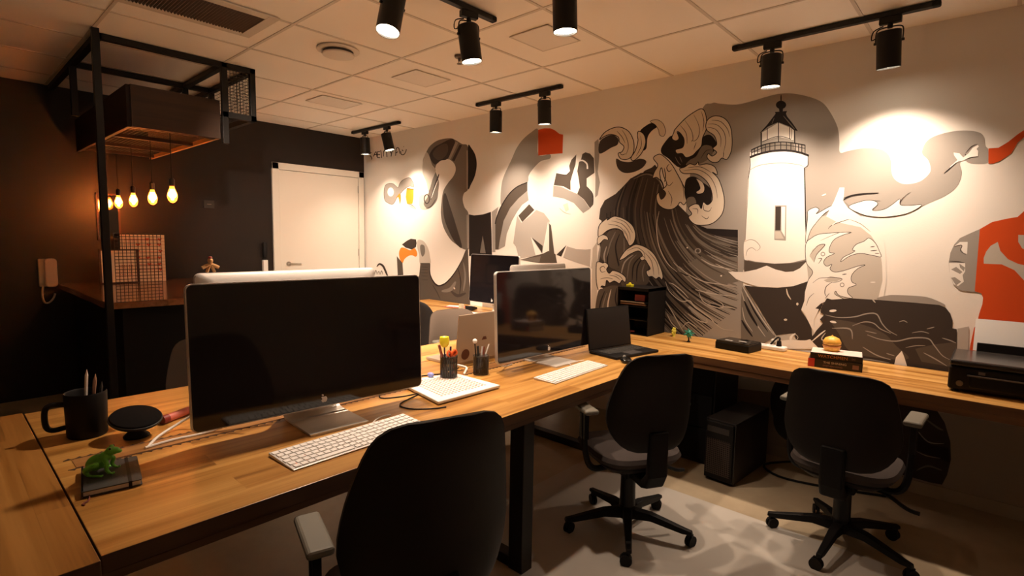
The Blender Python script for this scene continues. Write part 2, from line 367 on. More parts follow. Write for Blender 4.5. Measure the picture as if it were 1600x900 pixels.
for p in [[(1030,330),(1026,355),(1030,385),(1042,410),(1058,425)], [(1052,410),(1075,428),(1100,440),(1125,444),(1148,448)], [(1040,440),(1046,455),(1060,468),(1068,471),(1078,470),(1086,480),(1098,488),(1110,497),(1118,506),(1130,514),(1146,516)],
          [(1085,452),(1100,456),(1120,460),(1150,463)], [(1092,456),(1098,470),(1112,478),(1128,481),(1128,474),(1110,464)], [(1128,478),(1148,482)], [(1040,470),(1052,490),(1062,508),(1068,518)], [(1042,490),(1050,505),(1060,514)],
          [(1075,490),(1090,500),(1104,504),(1104,498)], [(1045,442),(1052,444),(1066,455),(1076,466)], [(1066,512),(1074,504),(1082,507),(1090,512)], [(1096,405),(1115,415),(1150,422)], [(1118,352+60),(1135,420),(1152,427)]]:
    T('V', 1.5, *p)
for cx, cy in [(1090,392),(1091,392)]: SH.append(('o', 'L', [(cx+4*math.cos(a*math.pi/4), cy+3.5*math.sin(a*math.pi/4)) for a in range(8)], 1))
T('K',3,(1080,450),(1087,454)); T('K',2,(1062,425),(1072,430),(1076,430)); T('K',3,(1110,475),(1126,480)); E_('W',1127,431,1.5,1.2); E_('C',1074,387,1.2,1.2)
# --- crests
S('D',(937,222),(948,213),(958,211),(966,217),(965,226),(955,231),(937,240)); S('D',(963,248),(972,252),(985,253),(1000,248),(1010,252),(1004,262),(990,269),(975,270),(965,262))
FO((937,218),(945,207),(958,200),(970,199),(982,205),(989,217),(991,230),(988,243),(980,249),(970,248),(966,240),(972,237),(975,229),(968,222),(966,214),(955,210),(945,213))
T('D',1,(972,203),(979,215),(982,230),(978,242)); T('D',1,(964,205),(972,214),(977,224)); T('D',1,(968,238),(972,242),(978,240))
S('K',(1000,206),(1010,196),(1020,192),(1028,197),(1018,205),(1012,215),(1010,232),(1003,235),(1007,220))
FO((998,205),(1006,210),(1009,222),(1005,235),(998,245),(990,251),(986,247),(993,235),(997,220),(996,212)); T('D',1,(1001,212),(1002,228),(994,244))
FO((1016,190),(1026,187),(1036,193),(1040,205),(1037,213),(1031,211),(1029,203),(1024,195), lw=.8)
S('K',(1034,230),(1045,215),(1052,211),(1062,206),(1072,212),(1090,225),(1098,214),(1110,211),(1120,225),(1113,240),(1100,252),(1085,258),(1062,262),(1045,248),(1034,240))
S('M',(1088,244),(1098,228),(1112,229),(1113,242),(1102,252),(1086,258),(1072,258),(1078,250)); T('D',1,(1095,248),(1103,236),(1112,234)); T('M',1.2,(1055,245),(1060,254),(1064,258)); T('M',1.2,(1062,245),(1066,254))
FO((1055,202),(1070,186),(1085,175),(1097,170),(1103,180),(1104,200),(1098,215),(1096,228),(1088,237),(1082,243),(1072,246),(1066,240),(1058,240),(1056,234),(1067,230),(1069,218),(1063,208),(1058,206),(1061,216),(1056,220),(1050,216),(1053,207))
for p in [[(1070,188),(1080,203),(1083,217),(1080,222)],[(1084,179),(1092,196),(1092,212),(1086,220),(1080,219)],[(1096,174),(1100,190),(1098,205)],[(1063,196),(1072,208),(1074,225)],[(1088,222),(1084,234)]]: T('D',1,*p)
FO((1107,186),(1118,181),(1132,185),(1141,197),(1144,215),(1143,235),(1136,249),(1128,247),(1122,253),(1112,253),(1105,246),(1107,240),(1113,244),(1120,238),(1114,232),(1120,225),(1116,212),(1105,204),(1103,195))
for p in [[(1106,194),(1120,195),(1131,206),(1134,222),(1130,240)],[(1105,199),(1118,202),(1126,214),(1126,230)],[(1112,188),(1126,190),(1137,202),(1140,214)],[(1130,247),(1131,238)]]: T('D',1,*p)
S('D',(1006,268),(1018,262),(1024,258),(1028,268),(1026,280),(1018,280),(1006,276)); T('M',2,(990,280),(1010,272),(1028,280),(1036,296)); T('K',2.5,(1000,271),(1020,271),(1034,284),(1038,300))
FO((1021,247),(1030,241),(1038,245),(1049,256),(1058,271),(1066,286),(1071,297),(1074,310),(1069,320),(1063,316),(1058,322),(1050,327),(1038,326),(1028,318),(1026,305),(1034,297),(1042,288),(1037,275),(1034,262),(1031,270),(1032,281),(1026,277),(1020,278),(1023,268),(1028,258))
S('D',(1030,300),(1036,296),(1041,302),(1038,309),(1033,312),(1030,306)); T('K',1.3,(1046,256),(1042,262),(1045,268),(1050,265)); T('D',1,(1040,286),(1046,290),(1052,284)); T('D',1,(1058,272),(1067,290),(1069,312)); T('K',1.5,(1038,262),(1040,275),(1038,285)); T('D',1,(1044,298),(1050,310),(1048,322))
S('K',(1072,281),(1085,276),(1097,284),(1108,292),(1112,300),(1110,318),(1095,326),(1078,322),(1070,305)); S('M',(1074,310),(1084,308),(1088,318),(1082,326),(1073,322))
FO((1062,264),(1070,261),(1078,256),(1086,258),(1091,253),(1093,258),(1105,256),(1117,261),(1121,273),(1113,269),(1123,280),(1130,300),(1132,318),(1128,335),(1115,348),(1100,352),(1085,350),(1076,340),(1081,334),(1076,325),(1085,319),(1092,320),(1096,326),(1099,316),(1106,320),(1113,312),(1111,296),(1103,282),(1088,272),(1068,271))
for p in [[(1068,267),(1090,265),(1108,275),(1118,292),(1121,310)],[(1075,262),(1095,261),(1112,270)],[(1096,337),(1104,342),(1108,338)],[(1082,326),(1090,327),(1090,334)],[(1100,320),(1100,328),(1108,330),(1112,324)]]: T('D',1,*p)
FO((1088,279),(1097,284),(1101,293),(1099,301),(1091,303),(1088,300),(1094,295),(1092,287), lw=.9)
# lower crests
S('B',(945,372),(952,361),(965,359),(976,364),(985,380),(982,400),(965,420),(950,415),(938,400),(938,385))
for p,c in [([(968,366),(962,385),(966,410),(972,428)],'K'),([(958,372),(950,395),(950,420)],'K'),([(975,372),(975,395),(968,420)],'M'),([(948,385),(944,400),(946,412)],'L'),([(985,385),(978,400),(970,412)],'M'),([(962,362),(954,380),(948,402)],'M')]: T(c,2.4,*p)
FO((935,358),(938,350),(946,343),(951,340),(949,344),(960,338),(975,342),(988,352),(993,365),(991,378),(984,384),(980,377),(975,368),(972,361),(962,357),(950,360),(940,368),(935,370))
for p in [[(955,345),(972,350),(983,363),(985,376)],[(950,350),(968,354),(978,366)],[(962,341),(978,348),(989,364)],[(975,358),(980,368),(982,378)]]: T('D',.9,*p)
FO((934,372),(942,367),(949,370),(950,375),(944,374),(938,380),(934,382), lw=.9); T('L',3,(938,385),(936,400),(934,412))
S('B',(965,432),(970,410),(985,397),(1000,393),(1008,402),(1012,415),(1014,440),(1000,448),(980,445))
for p,c in [([(995,398),(984,410),(980,436)],'M'),([(1003,404),(996,418),(995,440)],'K'),([(990,398),(976,410),(970,432)],'L'),([(1007,412),(1004,425),(1006,440)],'M'),([(1000,402),(990,415),(988,438)],'K')]: T(c,2.2,*p)
FO((968,406),(976,393),(985,386),(995,382),(1010,387),(1022,397),(1030,412),(1036,430),(1034,437),(1030,433),(1025,436),(1019,432),(1013,432),(1010,424),(1016,420),(1012,412),(1008,406),(1003,407),(1000,403),(1004,399),(998,392),(985,397),(975,404))
for p in [[(980,392),(995,387),(1006,394),(1008,403)],[(1008,395),(1018,408),(1022,430)],[(1012,392),(1026,410),(1030,430)],[(1003,399),(1008,403),(1006,407)],[(1014,415),(1013,425)]]: T('D',.9,*p)
FO((932,413),(936,409),(942,411),(946,410),(951,415),(948,421),(952,427),(957,423),(964,424),(972,428),(978,434),(977,441),(972,438),(968,443),(960,439),(953,442),(948,438),(946,447),(940,447),(936,455),(932,440)); T('D',1.2,(946,424),(940,425),(938,419),(943,416),(946,420)); T('D',.9,(960,428),(969,432),(974,438)); T('D',.9,(952,430),(962,432),(970,438)); T('D',.9,(938,436),(948,434),(958,436)); T('W',1.5,(934,456),(939,450),(945,454))
S('B',(934,458),(944,450),(960,446),(975,452),(985,470),(982,500),(934,500))
for p,c in [([(945,455),(938,475),(936,500)],'K'),([(955,452),(950,475),(950,498)],'V'),([(964,450),(962,470),(970,495)],'K'),([(972,450),(972,470),(982,490)],'M'),([(948,458),(942,480),(944,500)],'M')]: T(c,2.2,*p)
# --- lighthouse
P('W',(1172,238),(1171,262),(1168,300),(1165,360),(1163,405),(1180,409),(1210,412),(1235,411),(1260,405),(1259,340),(1257.5,280),(1257,262),(1262,258),(1262.5,241),(1240,236),(1205,238))
T('K',1.8,(1257,262),(1258,300),(1259,350),(1262,406),taper=False); T('D',1.4,(1172,245),(1172,262),(1169,280)); T('D',1.4,(1262.5,243),(1262.5,258),(1257,262)); T('L',1.6,(1171,266),(1185,259),(1205,255.5),(1230,255),(1250,258),(1258,262)); T('M',.8,(1171,266),(1167,330),(1163,404))
P('L',(1191,222),(1216,213.5),(1240,218),(1242,226),(1216,222),(1190,229)); P('M',(1188,229),(1205,223.5),(1240,224),(1243,236),(1215,235),(1190,240))
P('W',(1191,207),(1216,192),(1236,200),(1241,204),(1240,219),(1216,213.5),(1191,221.5))
for a,b,wd in [((1199,200),(1199,218),1.2),((1216.5,191),(1216.5,222),1.4),((1234,199),(1234,217),1.2),((1237,201),(1237,217),.8),((1189.5,207),(1189.5,230),1.8),((1241.5,203),(1242,225),1.8)]: T('K',wd,a,b,taper=False)
T('K',1,(1191,221.5),(1216,213),(1236,217.5),taper=False)
P('K',(1187,208),(1198,196),(1211,179),(1213,176),(1228,177),(1230,182),(1238,192),(1247,205),(1240,203),(1234,198),(1216,191),(1200,198),(1192,205)); T('M',1.6,(1224,181),(1236,195),(1242,202)); T('M',1,(1210,184),(1206,194))
P('K',(1211,175),(1230,173.5),(1228,178),(1212,178)); E_('K',1220.5,164,8,6.5); P('K',(1217,168),(1224,168),(1223,176),(1218,176)); T('K',2,(1220.5,148),(1220.5,160))
T('K',1.8,(1174,234.5),(1190,227.5),(1205,223.5),(1222,222),(1240,223.5),(1258,227),taper=False); T('K',1,(1174.5,239),(1190,232),(1205,228.5),(1222,227),(1240,228.5),(1258,232),taper=False)
T('K',3.4,(1172,246),(1185,241),(1205,236.5),(1225,235),(1248,238),(1264,243.5),taper=False)
for x,y0,y1 in [(1174.5,234,245),(1179,232,242),(1184,230,241),(1190,227,240),(1196,226,238),(1203,224,237),(1211,223,236),(1220,222,235),(1229,222,235),(1236,223,236),(1243,224,237),(1248,225,238),(1253,226,240),(1258,226.5,241)]: T('K',1.3,(x,y0),(x,y1),taper=False)
P('L',(1211,321),(1229,321),(1228,376),(1210,375)); P('D',(1212,323),(1220.5,322.5),(1219.5,360),(1211.5,360)); P('W',(1221,323),(1227,323),(1226.5,370),(1221,361)); P('V',(1211,361.5),(1219,361.5),(1225,373),(1211.5,373))
S('W',(1163,378),(1172,374),(1181,376),(1188,386),(1184,392),(1179,387),(1172,390),(1168,396),(1170,406),(1163,404)); T('M',.8,(1163,378),(1172,374.5),(1181,377),(1188,386),(1183,392)); T('M',.8,(1166,400),(1168,391),(1175,387),(1182,392))
P('B',(1163,406),(1180,410),(1210,412),(1240,411),(1261,407),(1250,419),(1240,424.5),(1225,425),(1210,420.5),(1198,415),(1180,422),(1163,424.5))
P('W',(1138,424.5),(1163,425),(1182,421),(1198,415),(1212,421),(1228,425),(1240,424),(1250,419),(1262,407),(1274,415),(1270,432),(1263,440),(1240,447),(1215,449.5),(1185,448),(1165,442),(1150,436))
P('D',(1163,446),(1190,449),(1215,450),(1240,447),(1264,439),(1266,445),(1258,456),(1257,470),(1252,486),(1262,500),(1268,512),(1270,531),(1245,532),(1240,522),(1225,522),(1213,524),(1200,505),(1185,480),(1172,460))
P('M',(1160,445),(1170,458),(1185,484),(1200,508),(1212,526),(1195,536),(1158,536),(1158,470))
for p,c,wd in [([(1160,446),(1172,468),(1190,497),(1209,523)],'V',2.2),([(1159,455),(1166,478),(1180,503),(1196,526)],'V',1.8),([(1163,470),(1172,490),(1184,510)],'K',4),([(1168,464),(1180,488),(1200,518)],'K',2.6),([(1159,500),(1166,512),(1176,526)],'K',3.5),([(1160,480),(1164,500),(1176,518)],'V',1.4)]: T(c,wd,*p)
T('C',2.2,(1229,451),(1231,460),(1236,468)); E_('C',1246,475,1.8,2.2); E_('C',1227.5,499.5,2.6,1.8); T('C',2,(1240,525),(1236,533))
P('V',(1213,526),(1230,522),(1240,521),(1236,532),(1212,532)); T('W',4,(1236,534),(1236,527),(1243,521)); SH.append(('o','V',[(1243+4*math.cos(a),527+4*math.sin(a)) for a in (0,1,2,3,4,5)],1)); P('W',(1205,534),(1232,531),(1258,532),(1285,525),(1310,545),(1205,545))
# --- foam right of the lighthouse
S('V',(1262,425),(1260,380),(1266,352),(1280,340),(1300,336),(1318,342),(1345,355),(1361,368),(1372,385),(1377.5,410),(1379,435),(1376,458),(1371,468),(1320,470),(1288,470),(1268,450))
FO((1259,368),(1262,340),(1262,331),(1266,327),(1275,324),(1280,328),(1276,334),(1298,322),(1300,326),(1288,334),(1274,350),(1266,362),(1260,380), c='W', lw=.9)
P('W',(1308,347),(1291,338),(1303,315),(1312,293),(1319.5,293),(1318,315),(1325,325),(1345,338),(1372,344),(1380,370),(1384,400),(1385,440),(1380,468),(1372,468),(1379,438),(1378,410),(1372,385),(1361,368),(1345,355))
FO((1259,382),(1268,372),(1280,366),(1300,364),(1330,363),(1318,367),(1304,374),(1297,385),(1296,394),(1304,396),(1292,402),(1287,410),(1292,416),(1300,413),(1297,420),(1304,425),(1318,423),(1340,416),(1352,414),(1340,420),(1331,430),(1331,440),(1338,445),(1326,450),(1325,458),(1332,466),(1312,462),(1306,455),(1305,460),(1318,468),(1296,470),(1285,474),(1276,480),(1262,460),(1262,440),(1270,425),(1260,410), c='W', lw=.9)
FO((1332,390),(1338,382),(1350,377),(1358,372),(1368,380),(1374,392),(1377,401),(1368,400),(1345,396),(1328,400),(1314,409),(1318,402),(1330,396),(1336,392), c='W', lw=.9)
P('V',(1265,400),(1270,390),(1282,382),(1290,381),(1284,388),(1276,398),(1272,410)); T('D',1.2,(1272,410),(1276,398),(1284,389),(1289,382),(1278,384),(1266,398))
for cx,cy in [(1286,397),(1316,445)]: SH.append(('o','M',[(cx+3*math.cos(a*math.pi/3),cy+3*math.sin(a*math.pi/3)) for a in range(6)],1))
P('V',(1287,438),(1298,433),(1316,436),(1306,440),(1292,440)); T('D',1,(1270,442),(1280,435),(1292,434),(1300,433),(1316,436),(1306,441),(1290,440)); T('D',1.2,(1300,441),(1291,448),(1289,458),(1292,464)); T('D',1.4,(1316,429),(1323,428)); T('D',1.2,(1278,404),(1284,404),(1279,412)); T('D',1.3,(1360,386),(1367,385)); T('D',1.3,(1360,392),(1371,391)); T('D',1.3,(1367,396),(1374,396)); T('M',1,(1261,477),(1264,466),(1270,461)); T('W',1.6,(1360,441),(1368,441)); T('D',1.1,(1294,358),(1300,352),(1322,344),(1328,343)); T('M',.9,(1282,376),(1300,368),(1315,363),(1332,364)); T('W',2.2,(1284,306),(1291,303))
T('M',1,(1328,343),(1345,350),(1360,362)); T('W',1.6,(1300,352),(1310,345),(1318,342))
# upper curl
T('K',2.6,(1317,313),(1330,306),(1350,303),(1373,301.5)); T('K',1.2,(1317,310),(1328,306),(1334,306)); P('L',(1319,315),(1335,308),(1355,304),(1372,306),(1376,314),(1362,313),(1345,315),(1328,322))
FO((1326,323),(1345,315),(1358,313),(1369,315),(1371,320),(1363,328),(1372,329),(1384,326),(1395,319),(1406,311),(1407,320),(1422,321),(1440,320),(1430,328),(1412,335),(1385,339),(1360,338),(1342,333), c='W', lw=.9)
T('D',1.2,(1415,306),(1409,312),(1407,320),(1420,321)); T('M',1,(1423,300),(1414,306))
# gull
P('W',(1490,238.5),(1499,239.5),(1505,246),(1513,240),(1520,231),(1528,226.5),(1529.5,229),(1526,233),(1528.5,236),(1528,244),(1518,245.5),(1508,249.5),(1502,252),(1498,252),(1486,262),(1484,261),(1496,250),(1491,243)); T('K',1.4,(1475,271),(1482,265),(1496,253)); T('K',1.6,(1508,241),(1509,243)); T('D',.9,(1508,240),(1518,229),(1528,225)); T('K',1,(1510,248),(1520,245.5),(1528,245))
P('R',(1544.5,232),(1560,231),(1575,222),(1590,210),(1602,202),(1625,190),(1625,204),(1602,213),(1590,223),(1580,240),(1562,252),(1552,255.5),(1544.5,256))
# --- dark water
S('L',(1370,467),(1385,462),(1400,461),(1440,463),(1460,468),(1477,478),(1440,477),(1400,474))
P('D',(1283,482),(1288,473),(1292,466),(1300,468),(1330,466),(1345,467),(1370,468.5),(1430,473),(1468,476.5),(1478,481),(1485,490),(1488.5,501),(1488,513),(1495,514.5),(1495,584),(1340,562),(1285,550),(1266,530),(1276,516),(1286,505),(1281,499),(1288,492),(1282,488))
S('B',(1300,500),(1340,505),(1380,520),(1400,540),(1420,560),(1380,560),(1330,550),(1310,520)); P('B',(1496,534),(1460,538),(1430,545),(1440,565),(1496,575))
for p,wd in [([(1290,492),(1310,496),(1335,495),(1355,490),(1370,491),(1378,505),(1388,516),(1402,524)],2),([(1332,509),(1350,503),(1365,505),(1376,514),(1392,521)],1.6),([(1355,523),(1375,530),(1400,533),(1425,528),(1450,529),(1460,540),(1472,555),(1484,562)],2),([(1348,542),(1370,555),(1392,562)],1.8),([(1443,551),(1460,560),(1480,572)],1.8),([(1300,513),(1328,514),(1332,530)],2.2),([(1352,517),(1370,521)],1.2),([(1405,503),(1412,501),(1418,504)],1.6),([(1425,520),(1440,518),(1452,521)],1.4),([(1448,514),(1460,511)],1.6),([(1415,543),(1432,540),(1446,540)],1.3),([(1472,528),(1485,532),(1494,536)],1.8),([(1385,552),(1398,556)],1.5),([(1340,560),(1360,562),(1390,567)],2)]: T('L',wd,*p)
T('W',4,(1296,486),(1307,485)); T('W',3.5,(1297,502),(1307,504)); T('V',2,(1362,466),(1368,473)); P('W',(1397,571),(1400,558),(1409,548),(1413,558),(1418,574)); P('K',(1270,483),(1277,478),(1284,474),(1283,482),(1276,490)); T('V',2,(1290,520),(1284,530),(1296,534)); T('W',2.2,(1268,534),(1282,522),(1290,516))
P('W',(1262,442),(1292,466),(1283,476),(1272,500),(1273,522),(1268,512),(1258,492),(1252,484),(1257,470),(1258,456)); P('D',(1274,482),(1284,473),(1286,477),(1280,483)); T('M',1,(1260,478),(1264,466),(1272,458)); T('M',1,(1289,467),(1296,458))
# --- orange field
P('L',(1531,358),(1515,365),(1500,372),(1491,382),(1485,395),(1482.5,410),(1484,430),(1490,445),(1500,453.5),(1523,456.5)); P('W',(1492,384),(1500,378),(1512,378),(1511,397),(1506,395)); S('L',(1491,386),(1500,383),(1502,390),(1506,397),(1498,400),(1488,402)); T('D',1.4,(1491,386),(1498,383.5),(1503,384),(1501,392),(1509,398)); T('D',1.4,(1482.5,408),(1498,409),(1508,411))
P('W',(1483,411),(1508,411),(1508,424),(1504,430),(1506,440),(1497,447),(1490,444),(1484,430)); P('L',(1486,421),(1494,417),(1504,425),(1500,428)); P('L',(1486,434),(1492,433),(1502,440),(1494,446)); P('L',(1499,412),(1508,418),(1506,424),(1500,418))
P('R',(1531,358),(1550,347),(1572,342),(1590,339),(1600,330),(1640,300),(1640,640),(1505,612),(1513,560),(1516,540),(1522,512),(1526,508),(1530,490),(1535,475),(1536,465),(1533,458),(1523,455))
P('S',(1496,513.5),(1514,510),(1513,560),(1495,600))
P('V',(1537,412),(1537,403),(1541,393),(1548,384),(1559,378),(1563,392),(1575,405),(1590,412),(1625,420),(1625,460),(1600,438),(1585,422),(1565,413)); P('V',(1591,367),(1625,368),(1625,400),(1597,388),(1591,378))
# --- lower left marks just above the monitor
T('D',3.2,(589,417),(593,412.5),(599,416),(604,427),(606,432)); 
for x in range(8): T('M',1,(563+x*4.5,428+(x%2)),(565+x*4.5,424-(x%3)),(567+x*4.5,429))
# --- below the desk
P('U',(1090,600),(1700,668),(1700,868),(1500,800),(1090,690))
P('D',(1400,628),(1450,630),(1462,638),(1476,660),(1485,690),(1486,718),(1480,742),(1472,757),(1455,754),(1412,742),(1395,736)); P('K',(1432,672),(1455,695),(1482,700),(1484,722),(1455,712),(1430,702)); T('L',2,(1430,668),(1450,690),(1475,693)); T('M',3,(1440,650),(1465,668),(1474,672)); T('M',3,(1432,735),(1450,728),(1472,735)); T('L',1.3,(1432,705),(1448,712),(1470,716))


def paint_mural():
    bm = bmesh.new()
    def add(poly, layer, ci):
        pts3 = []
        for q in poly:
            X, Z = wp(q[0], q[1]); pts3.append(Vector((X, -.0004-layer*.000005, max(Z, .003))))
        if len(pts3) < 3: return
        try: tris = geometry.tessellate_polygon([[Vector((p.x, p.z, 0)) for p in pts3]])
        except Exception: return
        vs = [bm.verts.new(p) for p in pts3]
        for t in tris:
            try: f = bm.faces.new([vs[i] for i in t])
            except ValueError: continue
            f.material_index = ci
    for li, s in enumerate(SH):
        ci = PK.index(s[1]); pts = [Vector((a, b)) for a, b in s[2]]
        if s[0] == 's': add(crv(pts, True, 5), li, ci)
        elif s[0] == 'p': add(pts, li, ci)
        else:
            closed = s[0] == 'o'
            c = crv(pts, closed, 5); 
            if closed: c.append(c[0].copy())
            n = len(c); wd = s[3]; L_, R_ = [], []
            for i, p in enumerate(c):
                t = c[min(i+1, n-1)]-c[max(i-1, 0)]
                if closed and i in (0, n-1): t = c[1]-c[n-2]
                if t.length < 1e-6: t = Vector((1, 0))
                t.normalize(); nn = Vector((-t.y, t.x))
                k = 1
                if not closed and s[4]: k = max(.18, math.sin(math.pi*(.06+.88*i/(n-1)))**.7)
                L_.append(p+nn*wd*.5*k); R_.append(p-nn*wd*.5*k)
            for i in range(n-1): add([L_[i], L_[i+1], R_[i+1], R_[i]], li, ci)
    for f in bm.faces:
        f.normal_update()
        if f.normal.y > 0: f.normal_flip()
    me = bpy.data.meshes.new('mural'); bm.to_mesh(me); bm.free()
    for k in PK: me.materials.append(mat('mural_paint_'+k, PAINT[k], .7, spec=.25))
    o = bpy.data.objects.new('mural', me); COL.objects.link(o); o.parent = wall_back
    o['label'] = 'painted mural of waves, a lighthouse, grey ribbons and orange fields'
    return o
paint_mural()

# ------------------------------------------------------------ door (black wall)
def door():
    d = bpy.data.objects.new('door_1', None); COL.objects.link(d); d['kind'] = 'structure'
    dw = mat('door_white', (.74, .69, .62), .45, bump=.03)
    y0, y1, zt = -1.195, -.02, 2.27
    m = MB(); m.bb((0, y0, 0), (.03, y0+.075, zt)); m.bb((0, y1-.075, 0), (.03, y1, zt)); m.bb((0, y0, zt-.075), (.03, y1, zt)); m.build('door_frame', dw, d, bevel=.004)
    m = MB(); m.bb((0, y0+.08, .01), (.018, y1-.08, zt-.08)); m.build('door_leaf', dw, d, bevel=.002)
    st = mat('steel', (.45, .42, .38), .3, metal=1)
    m = MB(); m.cyl((.018, y0+.17, 1.12), (.026, y0+.17, 1.12), .028); m.cyl((.026, y0+.17, 1.12), (.06, y0+.17, 1.12), .009); m.tube([(.06, y0+.17, 1.12), (.064, y0+.22, 1.12), (.062, y0+.30, 1.118)], .009)
    m.cyl((.018, y0+.17, 1.02), (.024, y0+.17, 1.02), .024); m.build('door_handle', st, d, smooth=True)
    for z in (.3, 1.2, 2.0):
        m = MB(); m.cyl((.022, y1-.082, z), (.022, y1-.082, z+.09), .006); m.build('hinge', st, d)
door()

# ------------------------------------------------------------ desks
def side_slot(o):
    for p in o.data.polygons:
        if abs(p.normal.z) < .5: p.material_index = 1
def desks():
    t = thing('long_desk', 'long butcher block office desk on black steel legs, carrying the two large monitors', 'desk')
    x0, x1 = 3.38, 4.72
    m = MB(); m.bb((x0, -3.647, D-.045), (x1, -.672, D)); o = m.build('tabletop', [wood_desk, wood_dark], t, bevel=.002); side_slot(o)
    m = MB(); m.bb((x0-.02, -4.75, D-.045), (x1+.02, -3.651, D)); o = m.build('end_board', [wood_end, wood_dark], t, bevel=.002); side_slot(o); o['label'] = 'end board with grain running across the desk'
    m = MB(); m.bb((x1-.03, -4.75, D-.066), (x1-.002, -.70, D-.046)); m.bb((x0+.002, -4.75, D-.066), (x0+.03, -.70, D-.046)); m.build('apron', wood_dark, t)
    # cable flap let into the top, with a saw-edged brush either side
    m = MB(); m.bb((4.045, -3.60, D-.002), (4.125, -.95, D+.0016)); m.build('cable_flap', wood_flap, t)
    m = MB()
    for xx, s in ((4.04, -1), (4.13, 1)):
        y = -3.62
        while y < -.95:
            m.prism([(xx, y), (xx+.012*s, y+.014), (xx, y+.02)], D, D+.0012); y += .028
        m.bb((xx-.002, -3.62, D), (xx+.002, -.95, D+.001))
    m.build('brush_strip', mat('brush_bristle', (.05, .025, .012), .9), t)
    for y in (-4.3, -2.17, -.85):
        for x in (x1-.06, x0+.06):
            m = MB(); m.bb((x-.04, y-.035, 0), (x+.04, y+.035, D-.046)); m.build('leg', black_metal, t, bevel=.004)
        for za, zb in ((D-.10, D-.046), (.0, .05)): MB().bb((x0+.1, y-.03, za), (x1-.1, y+.03, zb)).build('cross_rail', black_metal, t, bevel=.003)
    t = thing('wall_desk', 'butcher block worktop running along the mural wall', 'desk')
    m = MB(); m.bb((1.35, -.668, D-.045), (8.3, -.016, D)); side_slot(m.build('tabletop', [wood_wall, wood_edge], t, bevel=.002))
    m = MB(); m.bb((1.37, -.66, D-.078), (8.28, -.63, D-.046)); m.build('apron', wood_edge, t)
    for x in (1.6, 3.0, 7.2, 8.2):
        m = MB(); m.bb((x-.03, -.60, 0), (x+.03, -.54, D-.046)); m.bb((x-.03, -.12, 0), (x+.03, -.06, D-.046)); m.bb((x-.03, -.54, .1), (x+.03, -.12, .15)); m.build('leg', black_metal, t, bevel=.003)
    o = MB().bb((4.45, -.50, 0), (4.85, -.09, D-.048)).build('pedestal_carcass', mat('black_laminate', (.010, .008, .008), .5), None, bevel=.003)
    p = thing('drawer_pedestal', 'black drawer pedestal under the corner of the two desks', 'cabinet'); o.parent = p
    for k in range(3):
        m = MB(); m.bb((4.46, -.52, .03+k*.22), (4.84, -.502, .245+k*.22)); f = m.build('drawer', black_plastic, p, bevel=.003)
        m = MB(); m.bb((4.60, -.53, .20+k*.22), (4.72, -.52, .212+k*.22)); m.build('handle', black_metal, f)
desks()

# ------------------------------------------------------------ office chairs
def backrest_mesh(W, z0, z1, th=.045, curve=.07, lean=.06, mid=.36, topw=.72, botw=.7):
    bm = bmesh.new(); nu, nv = 18, 18
    def half(v):
        if v < mid: k = v/mid; w_ = botw+(1-botw)*math.sin(k*math.pi/2)
        else: k = (v-mid)/(1-mid); w_ = 1-(1-topw)*(k**1.5)
        e = max(0, 1-abs(2*v-1)**10)**(1/4)
        return W*w_*max(.02, e)
    G2 = [[], []]
    for side in (0, 1):
        for j in range(nv+1):
            v = (1-math.cos(math.pi*j/nv))/2; row = []
            hw = half(v)
            for i in range(nu+1):
                u = math.sin(math.pi*(i/nu-.5))
                x = u*hw; z = z0+(z1-z0)*v
                edge = (1-u**6)*(1-abs(2*v-1)**8)
                y = curve*u*u*(hw/W)**2 - lean*v + .03*math.sin(math.pi*v)
                y += (1 if side == 0 else -1)*th/2*(.25+.75*edge)
                row.append(bm.verts.new((x, y, z)))
            G2[side].append(row)
    for side in (0, 1):
        for j in range(nv):
            for i in range(nu):
                q = (G2[side][j][i], G2[side][j][i+1], G2[side][j+1][i+1], G2[side][j+1][i])
                f = bm.faces.new(q if side else q[::-1]); f.material_index = side
    for j in range(nv):
        for i in (0, nu):
            a, b = G2[0], G2[1]
            f = bm.faces.new((a[j][i], a[j+1][i], b[j+1][i], b[j][i])); f.material_index = 1
    for j in (0, nv):
        for i in range(nu):
            a, b = G2[0], G2[1]
            f = bm.faces.new((a[j][i], a[j][i+1], b[j][i+1], b[j][i])); f.material_index = 1
    return bm
